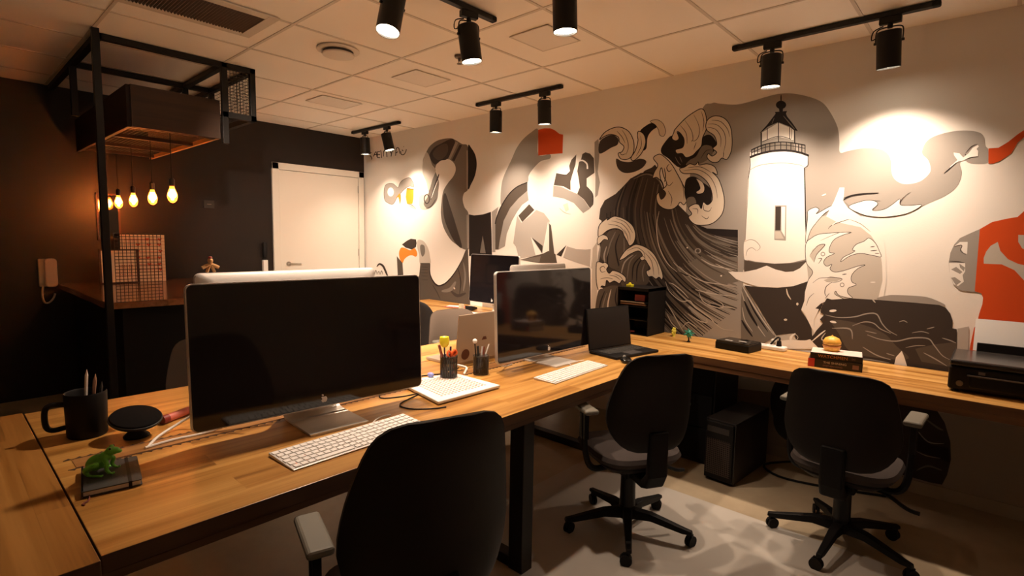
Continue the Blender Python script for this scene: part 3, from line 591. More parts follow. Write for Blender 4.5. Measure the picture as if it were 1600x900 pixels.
def office_chair(label, group, loc, rz, W=.225, z0=.49, z1=.97, seat=.46, cloth=None, shell=None, base_rot=0, arms=True, pad_z=.66, topw=.72):
    """faces +Y; origin on the floor under the column"""
    cloth = cloth or chair_cloth; shell = shell or chair_shell
    t = thing('office_chair', label, 'office chair', loc, math.radians(rz-90), group)
    m = MB(); m.bm.free(); m.bm = backrest_mesh(W, z0, z1, topw=topw); b = m.build('backrest', [cloth, shell], t, smooth=True, loc=(0, -.235, 0))
    # seat cushion : rounded slab
    m = MB(); pr = []
    out = [(.222*abs(math.cos(a))**.55*(1 if math.cos(a) >= 0 else -1), .23*abs(math.sin(a))**.6*(1 if math.sin(a) >= 0 else -1)) for a in [2*math.pi*k/40 for k in range(40)]]
    lev = [(seat-.065, .80), (seat-.05, .93), (seat-.025, 1), (seat-.006, .96), (seat+.002, .82), (seat-.004, .4), (seat-.006, .02)]
    rings = [[m.bm.verts.new((x*s, y*s+.02, z-(.018*max(0, y/.23)**3 if z > seat-.05 else 0))) for x, y in out] for z, s in lev]
    for A, B in zip(rings, rings[1:]):
        for k in range(40): m.bm.faces.new((A[k], A[(k+1) % 40], B[(k+1) % 40], B[k]))
    m.bm.faces.new(rings[0][::-1]); m.bm.faces.new(rings[-1])
    m.build('seat', cloth, t, smooth=True)
    m = MB()
    rings = [[m.bm.verts.new((x*s, y*s+.02, z)) for x, y in out] for z, s in [(seat-.10, .45), (seat-.095, .72), (seat-.068, .86), (seat-.060, .86)]]
    for A, B in zip(rings, rings[1:]):
        for k in range(40): m.bm.faces.new((A[k], A[(k+1) % 40], B[(k+1) % 40], B[k]))
    m.bm.faces.new(rings[0][::-1]); m.bm.faces.new(rings[-1]); m.build('seat_shell', shell, t, smooth=True)
    m = MB(); m.box((0, 0, seat-.125), (.13, .2, .05)); m.build('tilt_mechanism', black_plastic, t, bevel=.01)
    m = MB(); pp = [(-.05, seat-.14), (-.05, seat-.10), (-.19, seat-.10), (-.225, seat-.06), (-.235, z0+.10), (-.262, z0+.10), (-.262, seat-.07), (-.235, seat-.13), (-.19, seat-.145)]
    m.prism(pp, -.05, .05, 'x'); m.build('back_support', black_plastic, t, bevel=.012, bseg=3)
    m = MB(); m.cyl((0, 0, .10), (0, 0, .29), .040, .036); m.cyl((0, 0, .29), (0, 0, seat-.13), .028); m.build('gas_lift', black_metal, t, smooth=True)
    m = MB(); m.tube([(.06, 0, seat-.12), (.16, -.01, seat-.125), (.25, -.03, seat-.16), (.30, -.035, seat-.165)], .009, seg=6); m.build('lever', black_plastic, t, smooth=True)
    m = MB(); m.cyl((0, 0, .075), (0, 0, .14), .045, .04)
    cs = []
    for k in range(5):
        a = math.radians(72*k+base_rot); c, s = math.cos(a), math.sin(a); R = .305
        pr = [(.03, .125), (.12, .122), (R-.02, .088), (R+.012, .083), (R+.016, .066), (R-.03, .062), (.12, .085), (.03, .075)]
        A = []
        for side in (1, -1):
            row = []
            for r_, z in pr:
                wd = .024-.011*r_/R
                row.append(m.bm.verts.new((c*r_-s*wd*side, s*r_+c*wd*side, z)))
            A.append(row)
        n = len(pr)
        m.bm.faces.new(A[0]); m.bm.faces.new(A[1][::-1])
        for i in range(n): m.bm.faces.new((A[0][i], A[0][(i+1) % n], A[1][(i+1) % n], A[1][i]))
        cs.append((c*R, s*R, a))
    m.build('star_base', black_plastic, t, bevel=.004)
    for k, (x, y, a) in enumerate(cs):
        sw = a+1.1+k*.9; dx, dy = math.cos(sw), math.sin(sw)
        m = MB()
        for q in (-1, 1): m.cyl((x+dx*.012-dy*.007*q-dy*.008*q, y+dy*.012+dx*.007*q+dx*.008*q, .028), (x+dx*.012-dy*.004*q, y+dy*.012+dx*.004*q, .028), .0275, seg=18)
        m.cyl((x, y, .03), (x, y, .066), .008); m.box((x+dx*.01, y+dy*.01, .045), (.03, .012, .03), Matrix.Rotation(sw, 3, 'Z'))
        m.build('castor', black_plastic, t)
    if arms:
        for s in (-1, 1):
            m = MB(); m.tube([(s*.12, -.02, seat-.10), (s*.21, -.02, seat-.10), (s*.246, -.01, seat-.02), (s*.252, .0, pad_z-.03)], .015); m.box((s*.252, .0, pad_z-.10), (.022, .06, .12))
            ar = m.build('armrest', black_plastic, t, smooth=True)
            m = MB(); m.box((s*.252, .015, pad_z-.012), (.070, .21, .024)); m.build('arm_pad', pad_m, ar, bevel=.011, bseg=3)
    return t
office_chair('black task chair nearest the camera, its back in front of the large monitor', None, (4.935, -2.985, 0), 163, W=.232, z0=.53, z1=1.045, topw=.68, base_rot=20, pad_z=.685)
office_chair('black task chair in the middle, between the long desk leg and the drawer pedestal', None, (4.84, -1.56, 0), 150, W=.222, z0=.50, z1=.965, base_rot=-76+30, pad_z=.668)
office_chair('black task chair facing the mural wall desk, in front of the stacked books', None, (5.66, -.95, 0), 88, W=.235, z0=.46, z1=.905, seat=.45, base_rot=-20, pad_z=.70, topw=.80)
office_chair('black task chair at the bottom left, only an arm pad showing below the desk end', None, (4.72, -3.83, 0), 178, W=.22, z0=.42, z1=.62, base_rot=10, pad_z=.56)
office_chair('greyish brown chair across the desk, seen left of the nearest monitor', None, (2.94, -2.80, 0), -8, W=.235, z0=.45, z1=.845, base_rot=5, arms=False, cloth=grey_cloth, shell=mat('grey_shell', (.065, .045, .032), .75, bump=.2))
office_chair('brown chair across the desk behind the open silver laptop', None, (3.05, -.985, 0), -8, W=.27, z0=.46, z1=.862, base_rot=15, cloth=grey_cloth, shell=mat('grey_shell', (.065, .045, .032), .75))
office_chair('black chair at the far end, facing the mural wall beyond the desk', None, (2.40, -.76, 0), 88, W=.235, z0=.47, z1=.91, base_rot=25, pad_z=.655)

# ------------------------------------------------------------ monitors
LOGO = [(0, -.30), (.10, -.34), (.22, -.31), (.33, -.16), (.38, -.02), (.29, .03), (.25, .13), (.28, .24), (.36, .30), (.27, .38), (.15, .40), (.02, .35), (-.12, .40), (-.26, .36), (-.37, .24), (-.40, .06), (-.36, -.12), (-.24, -.30), (-.12, -.35)]
def rrect(w_, h_, r, n=5):
    P_ = []
    for cx, cy, a0 in ((w_/2-r, h_/2-r, 0), (-w_/2+r, h_/2-r, 90), (-w_/2+r, -h_/2+r, 180), (w_/2-r, -h_/2+r, 270)):
        for k in range(n+1):
            a = math.radians(a0+90*k/n); P_.append((cx+r*math.cos(a), cy+r*math.sin(a)))
    return P_
def monitor(label, loc, rz, W, zb, zt, tilt=3, group=None, back=alu_light, stand_w=.20, face_dark=True):
    """screen faces +X, origin on the desk below the panel"""
    t = thing('computer_monitor', label, 'monitor', loc, math.radians(rz), group)
    h = zt-zb; zc = (zt+zb)/2
    R = RY(-tilt)
    def place(o): o.location = (0, 0, zc); o.rotation_euler = (0, math.radians(-tilt), 0); return o
    # housing: rounded frame with a bulged back
    m = MB(); outs = [(rrect(W, h, .022), -.008), (rrect(W, h, .022), .008)]
    o_ = rrect(W, h, .022); rings = []
    for x, s in ((.008, 1), (-.010, 1), (-.018, .975), (-.030, .85), (-.038, .6), (-.040, .2)):
        rings.append([m.bm.verts.new((x, a*s, b*s)) for a, b in o_])
    for A, B in zip(rings, rings[1:]):
        n = len(A)
        for k in range(n): m.bm.faces.new((A[k], A[(k+1) % n], B[(k+1) % n], B[k]))
    m.bm.faces.new(rings[0]); m.bm.faces.new(rings[-1][::-1])
    place(m.build('housing', back, t, smooth=True))
    m = MB(); m.prism([(a, b) for a, b in rrect(W-.008, h-.008, .018)], .0075, .0105, 'x'); s = place(m.build('screen', screen_m, t)); s['label'] = 'switched-off glossy black screen'
    m = MB(); m.prism([(-a*.030, b*.030-(h/2-.028)) for a, b in crv2(LOGO)], .0106, .0109, 'x'); m.prism([(-.001, -(h/2-.028)+.0135), (-.008, -(h/2-.028)+.016), (-.009, -(h/2-.028)+.022), (-.002, -(h/2-.028)+.020)], .0106, .0109, 'x')
    place(m.build('fruit_emblem', alu_light, t))
    # bent sheet stand: foot, curved heel, neck
    m = MB(); prof = []
    path = [(.158, .004), (.02, .004), (-.06, .005), (-.088, .012), (-.10, .03), (-.098, .06), (-.080, .12), (-.055, .20), (-.045, zc)]
    c2 = crv([Vector((a, 0, b)) for a, b in path], False, 4)
    top, bot = [], []
    for i, p in enumerate(c2):
        tt = (c2[min(i+1, len(c2)-1)]-c2[max(i-1, 0)]).normalized(); nn = Vector((-tt.z, 0, tt.x))
        top.append(p+nn*.004); bot.append(p-nn*.004)
    for i in range(len(c2)-1):
        def wd(j):
            z = c2[j].z; return stand_w/2*(1 if z < .03 else 1)
        for (a, b) in ((top, 1), (bot, -1)): pass
        v = [m.bm.verts.new((q.x, y, max(q.z, .0005))) for q in (top[i], top[i+1], bot[i+1], bot[i]) for y in (-stand_w/2, stand_w/2)]
        A, B, Cc, Dd, E1, F1, G1, H1 = v
        for f in ((A, B, Dd, Cc), (Cc, Dd, F1, E1), (E1, F1, H1, G1), (G1, H1, B, A), (A, Cc, E1, G1), (B, H1, F1, Dd)):
            try: m.bm.faces.new(f)
            except ValueError: pass
    bmesh.ops.remove_doubles(m.bm, verts=m.bm.verts, dist=.00005)
    m.build('stand', alu, t, smooth=True)
    return t
def crv2(p): return [(q.x, q.y) for q in crv([Vector((a, b)) for a, b in p], True, 3)]
monitor('nearest large silver monitor facing the camera, blank black screen, curved metal foot', (4.235, -2.868, D), -4, .895, .053, .545, tilt=2.5, stand_w=.225)
monitor('second silver monitor facing the camera, screen reflecting the wall desk, behind the pencil cups', (4.215, -1.455, D), -1.5, .84, .045, .535, tilt=2.5, stand_w=.205)
monitor('silver monitor turned away, only its pale top edge showing above the nearest monitor', (3.84, -2.78, D), 180, .80, .06, .555, tilt=2)
monitor('silver monitor turned away, only its pale top edge showing above the second monitor', (3.70, -.92, D), 180, .60, .06, .53, tilt=2)
monitor('dark monitor standing on the wall desk against the black rectangle of the mural', (2.69, -.34, D), -90, .62, .10, .555, tilt=3, back=alu_light)

# ------------------------------------------------------------ keyboards
def keyboard(label, loc, rz, L_, W_):
    """long axis Y, origin centre"""
    t = thing('keyboard', label, 'keyboard', loc, math.radians(rz))
    m = MB(); m.prism([(-W_/2, .012), (W_/2, .005), (W_/2, 0.001), (-W_/2, .001)], -L_/2, L_/2, 'y'); m.build('keyboard_body', alu_light, t, bevel=.0015)
    m = MB(); nx, ny = 6, 22; dx, dy = (W_-.014)/nx, (L_-.012)/ny
    for i in range(nx):
        for j in range(ny):
            if i == nx-1 and 4 <= j <= 8: continue
            if j in (15, 18) and i < nx: 
                pass
            x = -W_/2+.007+dx*(i+.5); y = -L_/2+.006+dy*(j+.5)
            z = .012-(.007)*(x+W_/2)/W_
            m.box((x, y+(.25*dy*(i % 3-1) if j < 14 else 0)*.6, z+.0015), (dx*.80, dy*.82, .003))
        if i == nx-1: m.box((-W_/2+.007+dx*(i+.5), -L_/2+.006+dy*6.5, .012-.0065+.0015), (dx*.8, dy*4.8, .003))
    o = m.build('keys', key_m, t)
    return t
keyboard('white and silver keyboard lying in front of the nearest monitor', (4.52, -2.895, D), 1.5, .535, .165)
keyboard('white keyboard with a shiny number pad in front of the second monitor', (4.49, -1.57, D), 3, .52, .135)
k = keyboard('pale keyboard on the wall desk in front of the far dark monitor', (2.47, -.47, D), 82, .46, .14)
m = MB(); m.ball((0, 0, .012), (.034, .05, .018)); m.bm.verts.ensure_lookup_table()
for v in m.bm.verts: v.co.z = max(v.co.z, .0)
o = m.build('computer_mouse', bezel_m, None, smooth=True, loc=(4.565, -1.145, D), rot=(0, 0, .5)); tag(o, 'glossy black mouse beside the black laptop', 'mouse')
wh = MB().cyl((-.012, .022, .026), (-.012, .030, .026), .009).build('scroll_wheel', alu, o)

# ------------------------------------------------------------ laptops
alu_warm = mat('laptop_shell', (.42, .34, .26), .42, metal=.3)
def laptop(label, loc, rz, W_, Dp, hs, lean, body, deck, scr, stickers=False):
    """hinge along X at origin, base extends to -Y, screen faces -Y"""
    t = thing('laptop', label, 'laptop', loc, math.radians(rz))
    m = MB(); m.bb((-W_/2, -Dp, .001), (W_/2, 0, .017)); b = m.build('base', body, t, bevel=.003)
    m = MB(); nx, ny = 13, 5
    for i in range(nx):
        for j in range(ny):
            m.box((-W_/2+.03+(W_-.06)*(i+.5)/nx, -.035-(Dp*.48)*(j+.5)/ny, .0182), ((W_-.06)/nx*.8, Dp*.48/ny*.8, .0024))
    m.build('keys', deck, t)
    m = MB(); m.bb((-.055, -Dp+.012, .017), (.055, -Dp*.58, .0182)); m.build('trackpad', mat('trackpad', (.07, .065, .065), .35), t)
    m = MB(); m.bb((-W_/2, -.004, 0), (W_/2, .004, hs)); l = m.build('lid', body, t, bevel=.003, loc=(0, .002, .016), rot=(math.radians(-lean), 0, 0))
    m = MB(); m.bb((-W_/2+.006, -.0052, .008), (W_/2-.006, -.004, hs-.006)); m.build('screen', scr, l)
    if stickers:
        m = MB(); m.lathe([(0, 0), (.03, 0), (.03, .0008), (.018, .0008), (.018, .0012), (0, .0012)], rot=RX(-90)); m.build('sticker', mat('sticker_brown', (.10, .03, .015), .5), l, loc=(W_*.33, .0045, hs*.17))
        m = MB(); m.prism([(-.02, 0), (-.01, .018), (.01, .018), (.02, 0)], .0045, .0052, 'y'); m.build('sticker', mat('sticker_brown', (.10, .03, .015), .5), l, loc=(-W_*.02, 0, hs*.42))
    return t
laptop('open silver laptop turned away, round brown stickers on its lid, left of the second monitor', (3.965, -1.745, D), -90, .40, .25, .275, 6, alu_warm, black_plastic, screen_m, True)
laptop('open black laptop on the desk corner, right of the second monitor', (4.315, -.91, D), 80, .40, .225, .262, 8, black_plastic, mat('dark_keys', (.05, .048, .045), .5), mat('laptop_screen', (.008, .007, .008), .35))

# ------------------------------------------------------------ things on the long desk
def mug():
    t = thing('mug', 'big matt black mug holding pencils at the left end of the desk', 'mug', (3.815, -3.522, D))
    blk = mat('mug_black', (.005, .004, .004), .5, spec=.2)
    m = MB(); m.lathe([(0, 0), (.054, 0), (.058, .006), (.061, .150), (.059, .155), (.056, .150), (.053, .012), (0, .010)], seg=40); m.build('cup', blk, t, smooth=True)
    m = MB(); m.tube([(-.01, -.056, .118), (-.012, -.092, .122), (-.013, -.108, .105), (-.013, -.108, .055), (-.012, -.092, .036), (-.01, -.055, .038)], .009, sm=5); m.build('handle', blk, t, smooth=True)
    for x, y, dx, dy, L_, c, n in ((.015, -.01, .01, .012, .215, (.75, .68, .62), 'white'), (.02, .005, .0, .02, .195, (.30, .16, .10), 'brown'), (.02, .025, .01, .015, .168, (.03, .03, .03), 'black')):
        m = MB(); p0 = Vector((x, y, .02)); p1 = Vector((x+dx, y+dy, L_)); m.cyl(p0, p1, .0055, seg=6); m.cyl(p1, p1+(p1-p0).normalized()*.022, .0055, .0005, seg=8)
        o = m.build('pencil', mat('pencil_'+n, c, .5), None, loc=t.location); tag(o, {'white': 'tallest pencil in the black mug, pale and sharpened', 'brown': 'brown sharpened pencil in the black mug', 'black': 'short black pencil leaning on the rim of the black mug'}[n], 'pencil', 'pencils in the black mug')
mug()
def speaker():
    t = thing('desk_speaker', 'round black smart speaker tilted on a small base, right of the mug', 'speaker', (3.955, -3.41, D)); t.scale = (.76,)*3
    m = MB(); R = Matrix.Rotation(math.radians(15), 3, Vector((.21, .98, 0))) @ Matrix.Rotation(math.radians(-5), 3, Vector((.98, -.21, 0)))
    m.lathe([(0, -.024), (.06, -.022), (.098, -.008), (.102, .004), (.097, .014), (.085, .017), (0, .019)], (0, 0, .085), rot=R, seg=40); m.build('speaker_body', mat('speaker_cloth', (.004, .003, .003), .9, spec=.1, bump=.3, bscale=900), t, smooth=True)
    m = MB(); m.lathe([(.103, -.003), (.105, .002), (.103, .007), (.099, .008), (.099, -.004)], (0, 0, .085), rot=R, seg=40); m.build('rim', black_metal, t, smooth=True)
    m = MB(); m.lathe([(0, .001), (.05, .001), (.052, .008), (.03, .03), (.02, .06), (0, .065)]); m.build('stand', black_plastic, t, smooth=True)
speaker()
def marker():
    t = thing('marker_pen', 'thick pink and red marker lying between the speaker and the monitor', 'marker', (3.84, -3.24, D))
    m = MB(); m.tube([(0, -.06, .016), (0, .09, .016)], .0155, seg=14, sm=1); m.build('barrel', mat('pink_plastic', (.62, .16, .12), .4), t, smooth=True, rot=(0, 0, .5))
    m = MB(); m.tube([(0, -.085, .016), (0, -.06, .016)], .017, seg=14, sm=1); m.build('cap', mat('dark_red', (.22, .02, .015), .4), t, smooth=True, rot=(0, 0, .5))
marker()
def notebook_frog():
    t = thing('notebook', 'small black notebook with elastic band under the green frog', 'notebook', (4.285, -3.545, D), math.radians(-9))
    m = MB(); m.prism([(a, b) for a, b in rrect(.20, .135, .008)], .001, .004); m.prism([(a, b) for a, b in rrect(.20, .135, .008)], .016, .019); m.bb((-.10, -.0665, .001), (.10, -.063, .019)); m.build('cover', mat('notebook_cover', (.035, .033, .031), .55, bump=.2), t)
    m = MB(); m.bb((-.096, -.063, .004), (.096, .063, .016)); m.build('pages', paper_m, t)
    m = MB(); m.bb((-.1012, .036, .0), (.1012, .044, .0203)); m.build('elastic_band', black_plastic, t)
    m = MB(); m.tube([(.09, -.05, .004), (.125, -.052, .003), (.14, -.065, .002), (.15, -.06, .002)], .002, seg=6); m.build('ribbon', mat('ribbon_red', (.15, .03, .02), .7), t)
    g = mat('frog_green', (.14, .50, .04), .35, var=.45, vscale=25); g2 = mat('frog_belly', (.35, .62, .18), .4)
    f = thing('frog_figurine', 'small green frog figurine sitting upright on the black notebook', 'figurine', (4.262, -3.565, D+.0195), math.radians(62))
    # faces +X ; body one skin
    m = MB(); m.ball((-.012, 0, .042), (.040, .029, .030), RY(-32)); m.ball((.018, 0, .062), (.026, .024, .021), RY(-25)); m.ball((.042, 0, .083), (.026, .022, .016), RY(-5)); m.ball((.062, 0, .080), (.014, .015, .008))
    for s in (-1, 1):
        m.ball((.036, s*.015, .096), .0085)
        m.tube([(-.030, s*.022, .03), (.0, s*.040, .045), (-.036, s*.042, .030), (-.030, s*.036, .008)], lambda q: .015-.008*q, seg=10)
        m.tube([(-.034, s*.036, .006), (-.01, s*.046, .004), (.012, s*.050, .003)], .005, seg=8)
        m.tube([(.020, s*.018, .058), (.034, s*.034, .042), (.030, s*.030, .020), (.040, s*.032, .004)], lambda q: .010-.004*q, seg=8)
        for a in (-.6, 0, .6): m.tube([(.040, s*.032, .004), (.040+.018*math.cos(a), s*.032+.018*math.sin(a), .003)], .0028, seg=6, sm=1); m.tube([(.008, s*.05, .003), (.008+.017*math.cos(a), s*.05+.017*math.sin(a), .003)], .0025, seg=6, sm=1)
    b = m.build('frog_body', g, f, smooth=True)
    rmd = b.modifiers.new('skin', 'REMESH'); rmd.mode = 'VOXEL'; rmd.voxel_size = .0022; rmd.use_smooth_shade = True
    m = MB()
    for s in (-1, 1): m.ball((.041, s*.0195, .098), .0045)
    m.build('eyes', mat('eye_dark', (.01, .01, .01), .1), f, smooth=True)
    f.scale = (.72,)*3
notebook_frog()
def cables():
    # flex loop hanging behind the nearest monitor
    m = MB(); m.tube([(4.15, -3.02, D+.26), (4.05, -3.18, D+.10), (3.98, -3.27, D+.03), (4.02, -3.36, D+.006), (4.10, -3.41, D+.005)], .0048)
    m.tube([(4.165, -2.95, D+.12), (4.13, -3.08, D+.05), (4.10, -3.22, D+.008), (4.09, -3.34, D+.005), (4.105, -3.42, D+.005)], .0048)
    tag(m.build('power_cable', cable_white, None, smooth=True), 'white cable looping on the desk at the left of the nearest monitor', 'cable')
    m = MB(); m.tube([(4.39, -2.66, D+.004), (4.385, -2.70, D+.004), (4.40, -2.735, D+.004), (4.43, -2.77, D+.006)], .0026); tag(m.build('keyboard_cable', cable_white, None, smooth=True), 'short white cable behind the nearest keyboard', 'cable')
    m = MB(); m.tube([(4.375, -1.30, D+.004), (4.365, -1.34, D+.004), (4.33, -1.41, D+.003), (4.40, -1.46, D+.006)], .0026); tag(m.build('keyboard_cable', cable_white, None, smooth=True), 'short white cable behind the number pad keyboard', 'cable')
    m = MB(); m.tube([(4.06, -2.48, D+.003), (4.17, -2.56, D+.003), (4.22, -2.48, D+.003), (4.24, -2.40, D+.004), (4.30, -2.55, D+.003), (4.38, -2.56, D+.003), (4.44, -2.50, D+.003), (4.47, -2.44, D+.004)], .0028); tag(m.build('usb_cable', black_plastic, None, smooth=True), 'thin dark cable coiled on the desk beside the white perforated tray', 'cable')
    m = MB(); m.tube([(3.98, -2.45, D+.003), (4.0, -2.20, D+.003), (4.05, -2.05, D+.003), (4.0, -1.95, D+.003)], .003); tag(m.build('usb_cable', black_plastic, None, smooth=True), 'thin dark cable running behind the pencil cups', 'cable')
    m = MB(); m.tube([(4.03, -2.02, D+.04), (4.07, -1.96, D+.02), (4.10, -1.99, D+.008), (4.13, -2.03, D+.005)], .006); tag(m.build('charger_cable', cable_white, None, smooth=True), 'white charger cable end lying between the two pencil cups', 'cable')
    m = MB(); m.tube([(4.22, -1.87, D+.05), (4.19, -1.80, D+.02), (4.16, -1.74, D+.004), (4.15, -1.68, D+.004)], .0035); tag(m.build('charger_cable', cable_white, None, smooth=True), 'white cable falling from the right-hand pencil cup', 'cable')
    m = MB(); m.tube([(5.27, -.06, .03), (5.10, -.25, .015), (5.22, -.36, .008), (5.45, -.32, .008), (5.75, -.20, .008)], .007); tag(m.build('floor_cable', black_plastic, None, smooth=True), 'black cable looping on the floor under the wall desk', 'cable')
cables()
def tray():
    t = thing('perforated_tray', 'white perforated square tray lying by the nearest monitor, a pencil cup on it', 'tray')
    A, B, Cc, Dd = Vector((4.04, -2.375)), Vector((4.425, -2.445)), Vector((4.43, -2.07)), Vector((4.11, -2.075))
    m = MB(); m.prism([A, B, Cc, Dd], D+.004, D+.018); m.build('tray_body', white_plastic, t, bevel=.004)
    m = MB()
    for i in range(14):
        for j in range(14):
            u, v = .12+.76*(i+.5)/14, .12+.76*(j+.5)/14
            p = A*(1-u)*(1-v)+B*u*(1-v)+Cc*u*v+Dd*(1-u)*v
            m.cyl((p.x, p.y, D+.0181), (p.x, p.y, D+.0187), .0062, seg=8)
    m.build('holes', mat('hole_shade', (.33, .20, .13), .8), t)
    m = MB()
    for p in (A.lerp(Cc, .08), B.lerp(Dd, .08), Cc.lerp(A, .08), Dd.lerp(B, .08)): m.cyl((p.x, p.y, D), (p.x, p.y, D+.005), .012)
    m.build('feet', black_plastic, t)
tray()
def pencil_cup(label, loc, r, h, bits):
    t = thing('pencil_cup', label, 'pencil cup', loc)
    mm = mat('cup_smoked', (.03, .026, .022), .25)
    m = MB(); n = 30
    m.lathe([(0, 0), (r, 0), (r, .008), (r-.003, .008), (r-.003, .004), (0, .004)])
    for k in range(n):
        a = 2*math.pi*k/n; m.box(((r-.001)*math.cos(a), (r-.001)*math.sin(a), h/2), (.0016, r*.13, h-.01), Matrix.Rotation(a, 3, 'Z'))
    for z in (h*.35, h*.68): m.lathe([(r-.002, z), (r, z), (r, z+.002), (r-.002, z+.002)], seg=n)
    m.lathe([(r-.003, h-.008), (r+.001, h-.008), (r+.001, h), (r-.003, h)], seg=n)
    m.build('mesh_wall', mm, t)
    for name, col, p0, p1, rr, lab, cat in bits:
        o = MB().cyl(p0, p1, rr, seg=10).build(name, mat('pen_'+lab.split()[0], col, .4), None, smooth=True, loc=t.location); tag(o, lab, cat, 'pens standing in the pencil cups')
    return t
cz = D+.0186
p = pencil_cup('dark wire pencil cup with red scissors, standing on the white tray', (4.145, -2.145, cz), .043, .105, [
    ('marker_pen', (.75, .10, .03), (0, .02, .01), (.01, .03, .135), .009, 'red marker upright in the cup on the white tray', 'marker'),
    ('pen', (.25, .06, .03), (.0, -.01, .01), (-.01, -.055, .165), .007, 'dark red pen leaning left out of the cup on the tray', 'pen'),
    ('pen', (.04, .05, .20), (.01, .0, .01), (0, .012, .15), .005, 'blue pen upright in the cup on the tray', 'pen')])
def scissors():
    t = thing('scissors', 'orange handled scissors standing in the cup on the tray', 'scissors', (4.165, -2.145, cz))
    om = mat('orange_plastic', (.85, .13, .03), .35)
    m = MB()
    for s in (-1, 1): m.tube([(0, s*.004, .095), (0, s*.012, .10), (.004, s*.030, .118), (0, s*.022, .135), (0, s*.006, .125), (0, s*.002, .108)], .0055, closed=True)
    m.build('handles', om, t, smooth=True)
    m = MB(); m.prism([(-.008, .10), (.008, .10), (.002, .012), (-.002, .012)], -.001, .001, 'x'); m.build('blades', alu, t)
scissors()
def yellow():
    t = thing('toy_pen', 'bright yellow tulip shaped pen topper above the scissors cup', 'pen', (4.13, -2.155, cz))
    m = MB(); m.cyl((0, 0, .01), (0, -.006, .15), .004); m.build('stem', mat('blue_stem', (.04, .05, .16), .4), t, smooth=True)
    m = MB(); m.lathe([(0, .145), (.014, .15), (.023, .165), (.025, .185), (.022, .2), (.018, .197), (0, .19)], (0, -.006, 0), seg=16); m.build('topper', mat('yellow_plastic', (.88, .80, .03), .35), t, smooth=True)
yellow()
o = MB().ball((0, 0, .012), (.02, .014, .012)).build('blue_clip', mat('pale_blue', (.28, .32, .75), .5), None, smooth=True, loc=(4.09, -2.215, cz-.001)); tag(o, 'pale blue eraser at the foot of the cup on the tray', 'eraser')
pencil_cup('clear smoked pencil cup full of pens, left of the second monitor', (4.17, -1.945, D), .041, .10, [
    ('pen', (.03, .03, .03), (.0, -.01, .01), (-.005, -.02, .15), .007, 'black pen on the left of the smoked cup', 'pen'),
    ('pen', (.55, .52, .50), (.01, -.02, .01), (.0, .01, .145), .005, 'silver pen upright in the smoked cup', 'pen'),
    ('pen', (.10, .09, .08), (.0, .01, .01), (-.01, .03, .14), .006, 'dark grey pen upright in the smoked cup', 'pen'),
    ('pen', (.60, .58, .55), (.0, .0, .02), (.0, .058, .15), .004, 'thin silver pen leaning right out of the smoked cup', 'pen')])
t = thing('ball_top_pen', 'pen with a white ball on top in the smoked cup', 'pen', (4.16, -1.965, D))
MB().cyl((0, 0, .02), (-.004, -.012, .165), .0035).build('stem', black_metal, t); MB().ball((-.004, -.012, .176), .0125).build('ball', white_plastic, t, smooth=True)

# figurine on top of the turned-away monitor
t = thing('gold_figurine', 'tiny gold and red figure standing on the left of the pale monitor edge', 'figurine', (3.835, -3.115, D+.557))
gm = mat('gold_paint', (.55, .30, .12), .4, metal=.4)
m = MB(); m.ball((0, 0, .045), (.010, .010, .012)); m.tube([(0, -.03, .018), (0, 0, .030), (0, .03, .018)], .007); m.tube([(0, -.014, 0), (0, -.006, .02), (0, 0, .03)], .006); m.tube([(0, .014, 0), (0, .006, .02), (0, 0, .03)], .006); m.build('figure_body', gm, t, smooth=True)
MB().ball((0, 0, .057), (.008, .008, .006)).build('hat', mat('dark_red', (.22, .02, .015), .4), t, smooth=True)

# ------------------------------------------------------------ things on the wall desk
def organiser():
    t = thing('desk_organiser', 'black open paper organiser against the mural, right of the black laptop', 'organiser')
    x0, x1, y0, y1, z1 = 3.985, 4.25, -.30, -.03, D+.355
    m = MB(); m.bb((x1-.006, y0, D), (x1, y1, z1)); m.bb((x0, y0, D), (x0+.006, y1, z1)); m.bb((x0, y1-.006, D), (x1, y1, z1)); m.bb((x0, y0, D), (x1, y1, D+.006)); m.bb((x0, y0, z1-.022), (x1, y1, z1)); m.build('frame', black_plastic, t)
    for z in (.10, .20):
        m = MB(); m.prism([(y0+.005, D+z+.01), (y1-.01, D+z-.01), (y1-.01, D+z-.005), (y0+.005, D+z+.015)], x0+.006, x1-.006, 'x'); m.build('shelf', black_plastic, t)
    st = tag(MB().bb((0, 0, 0), (.22, .2, .012)).build('paper_stack', mat('kraft_paper', (.26, .15, .09), .8), None, loc=(x0+.015, y0+.02, D+.222), rot=(-.09, 0, 0)), 'brown papers on the top shelf of the black organiser', 'papers')
    tag(MB().bb((0, 0, 0), (.20, .18, .004)).build('white_papers', paper_m, None, loc=(x0+.02, y0+.012, D+.243), rot=(-.09, 0, 0)), 'white sheets on top of the brown papers in the organiser', 'papers')
    tag(MB().bb((0, 0, 0), (.085, .1, .05)).build('red_box', mat('dull_red', (.22, .03, .03), .6), None, bevel=.003, loc=(x0+.12, y0+.05, D+.252)), 'dull red box on the top shelf of the black organiser', 'box')
    tag(MB().cyl((0, 0, 0), (.10, .03, 0), .008).build('marker_pen', mat('dark_red', (.22, .02, .015), .4), None, loc=(x0+.03, y0+.02, D+.015)), 'red marker lying at the bottom of the organiser', 'marker')
    t2 = thing('toy_block', 'bright yellow toy on top of the black organiser', 'toy', (x0+.07, y0+.06, z1+.0005))
    MB().prism(rrect(.05, .04, .008), 0, .018).build('block', mat('yellow_plastic', (.88, .80, .03), .35), t2, bevel=.002); MB().ball((0, 0, .022), .011).build('knob', mat('yellow_plastic', (.88, .80, .03), .35), t2, smooth=True)
organiser()
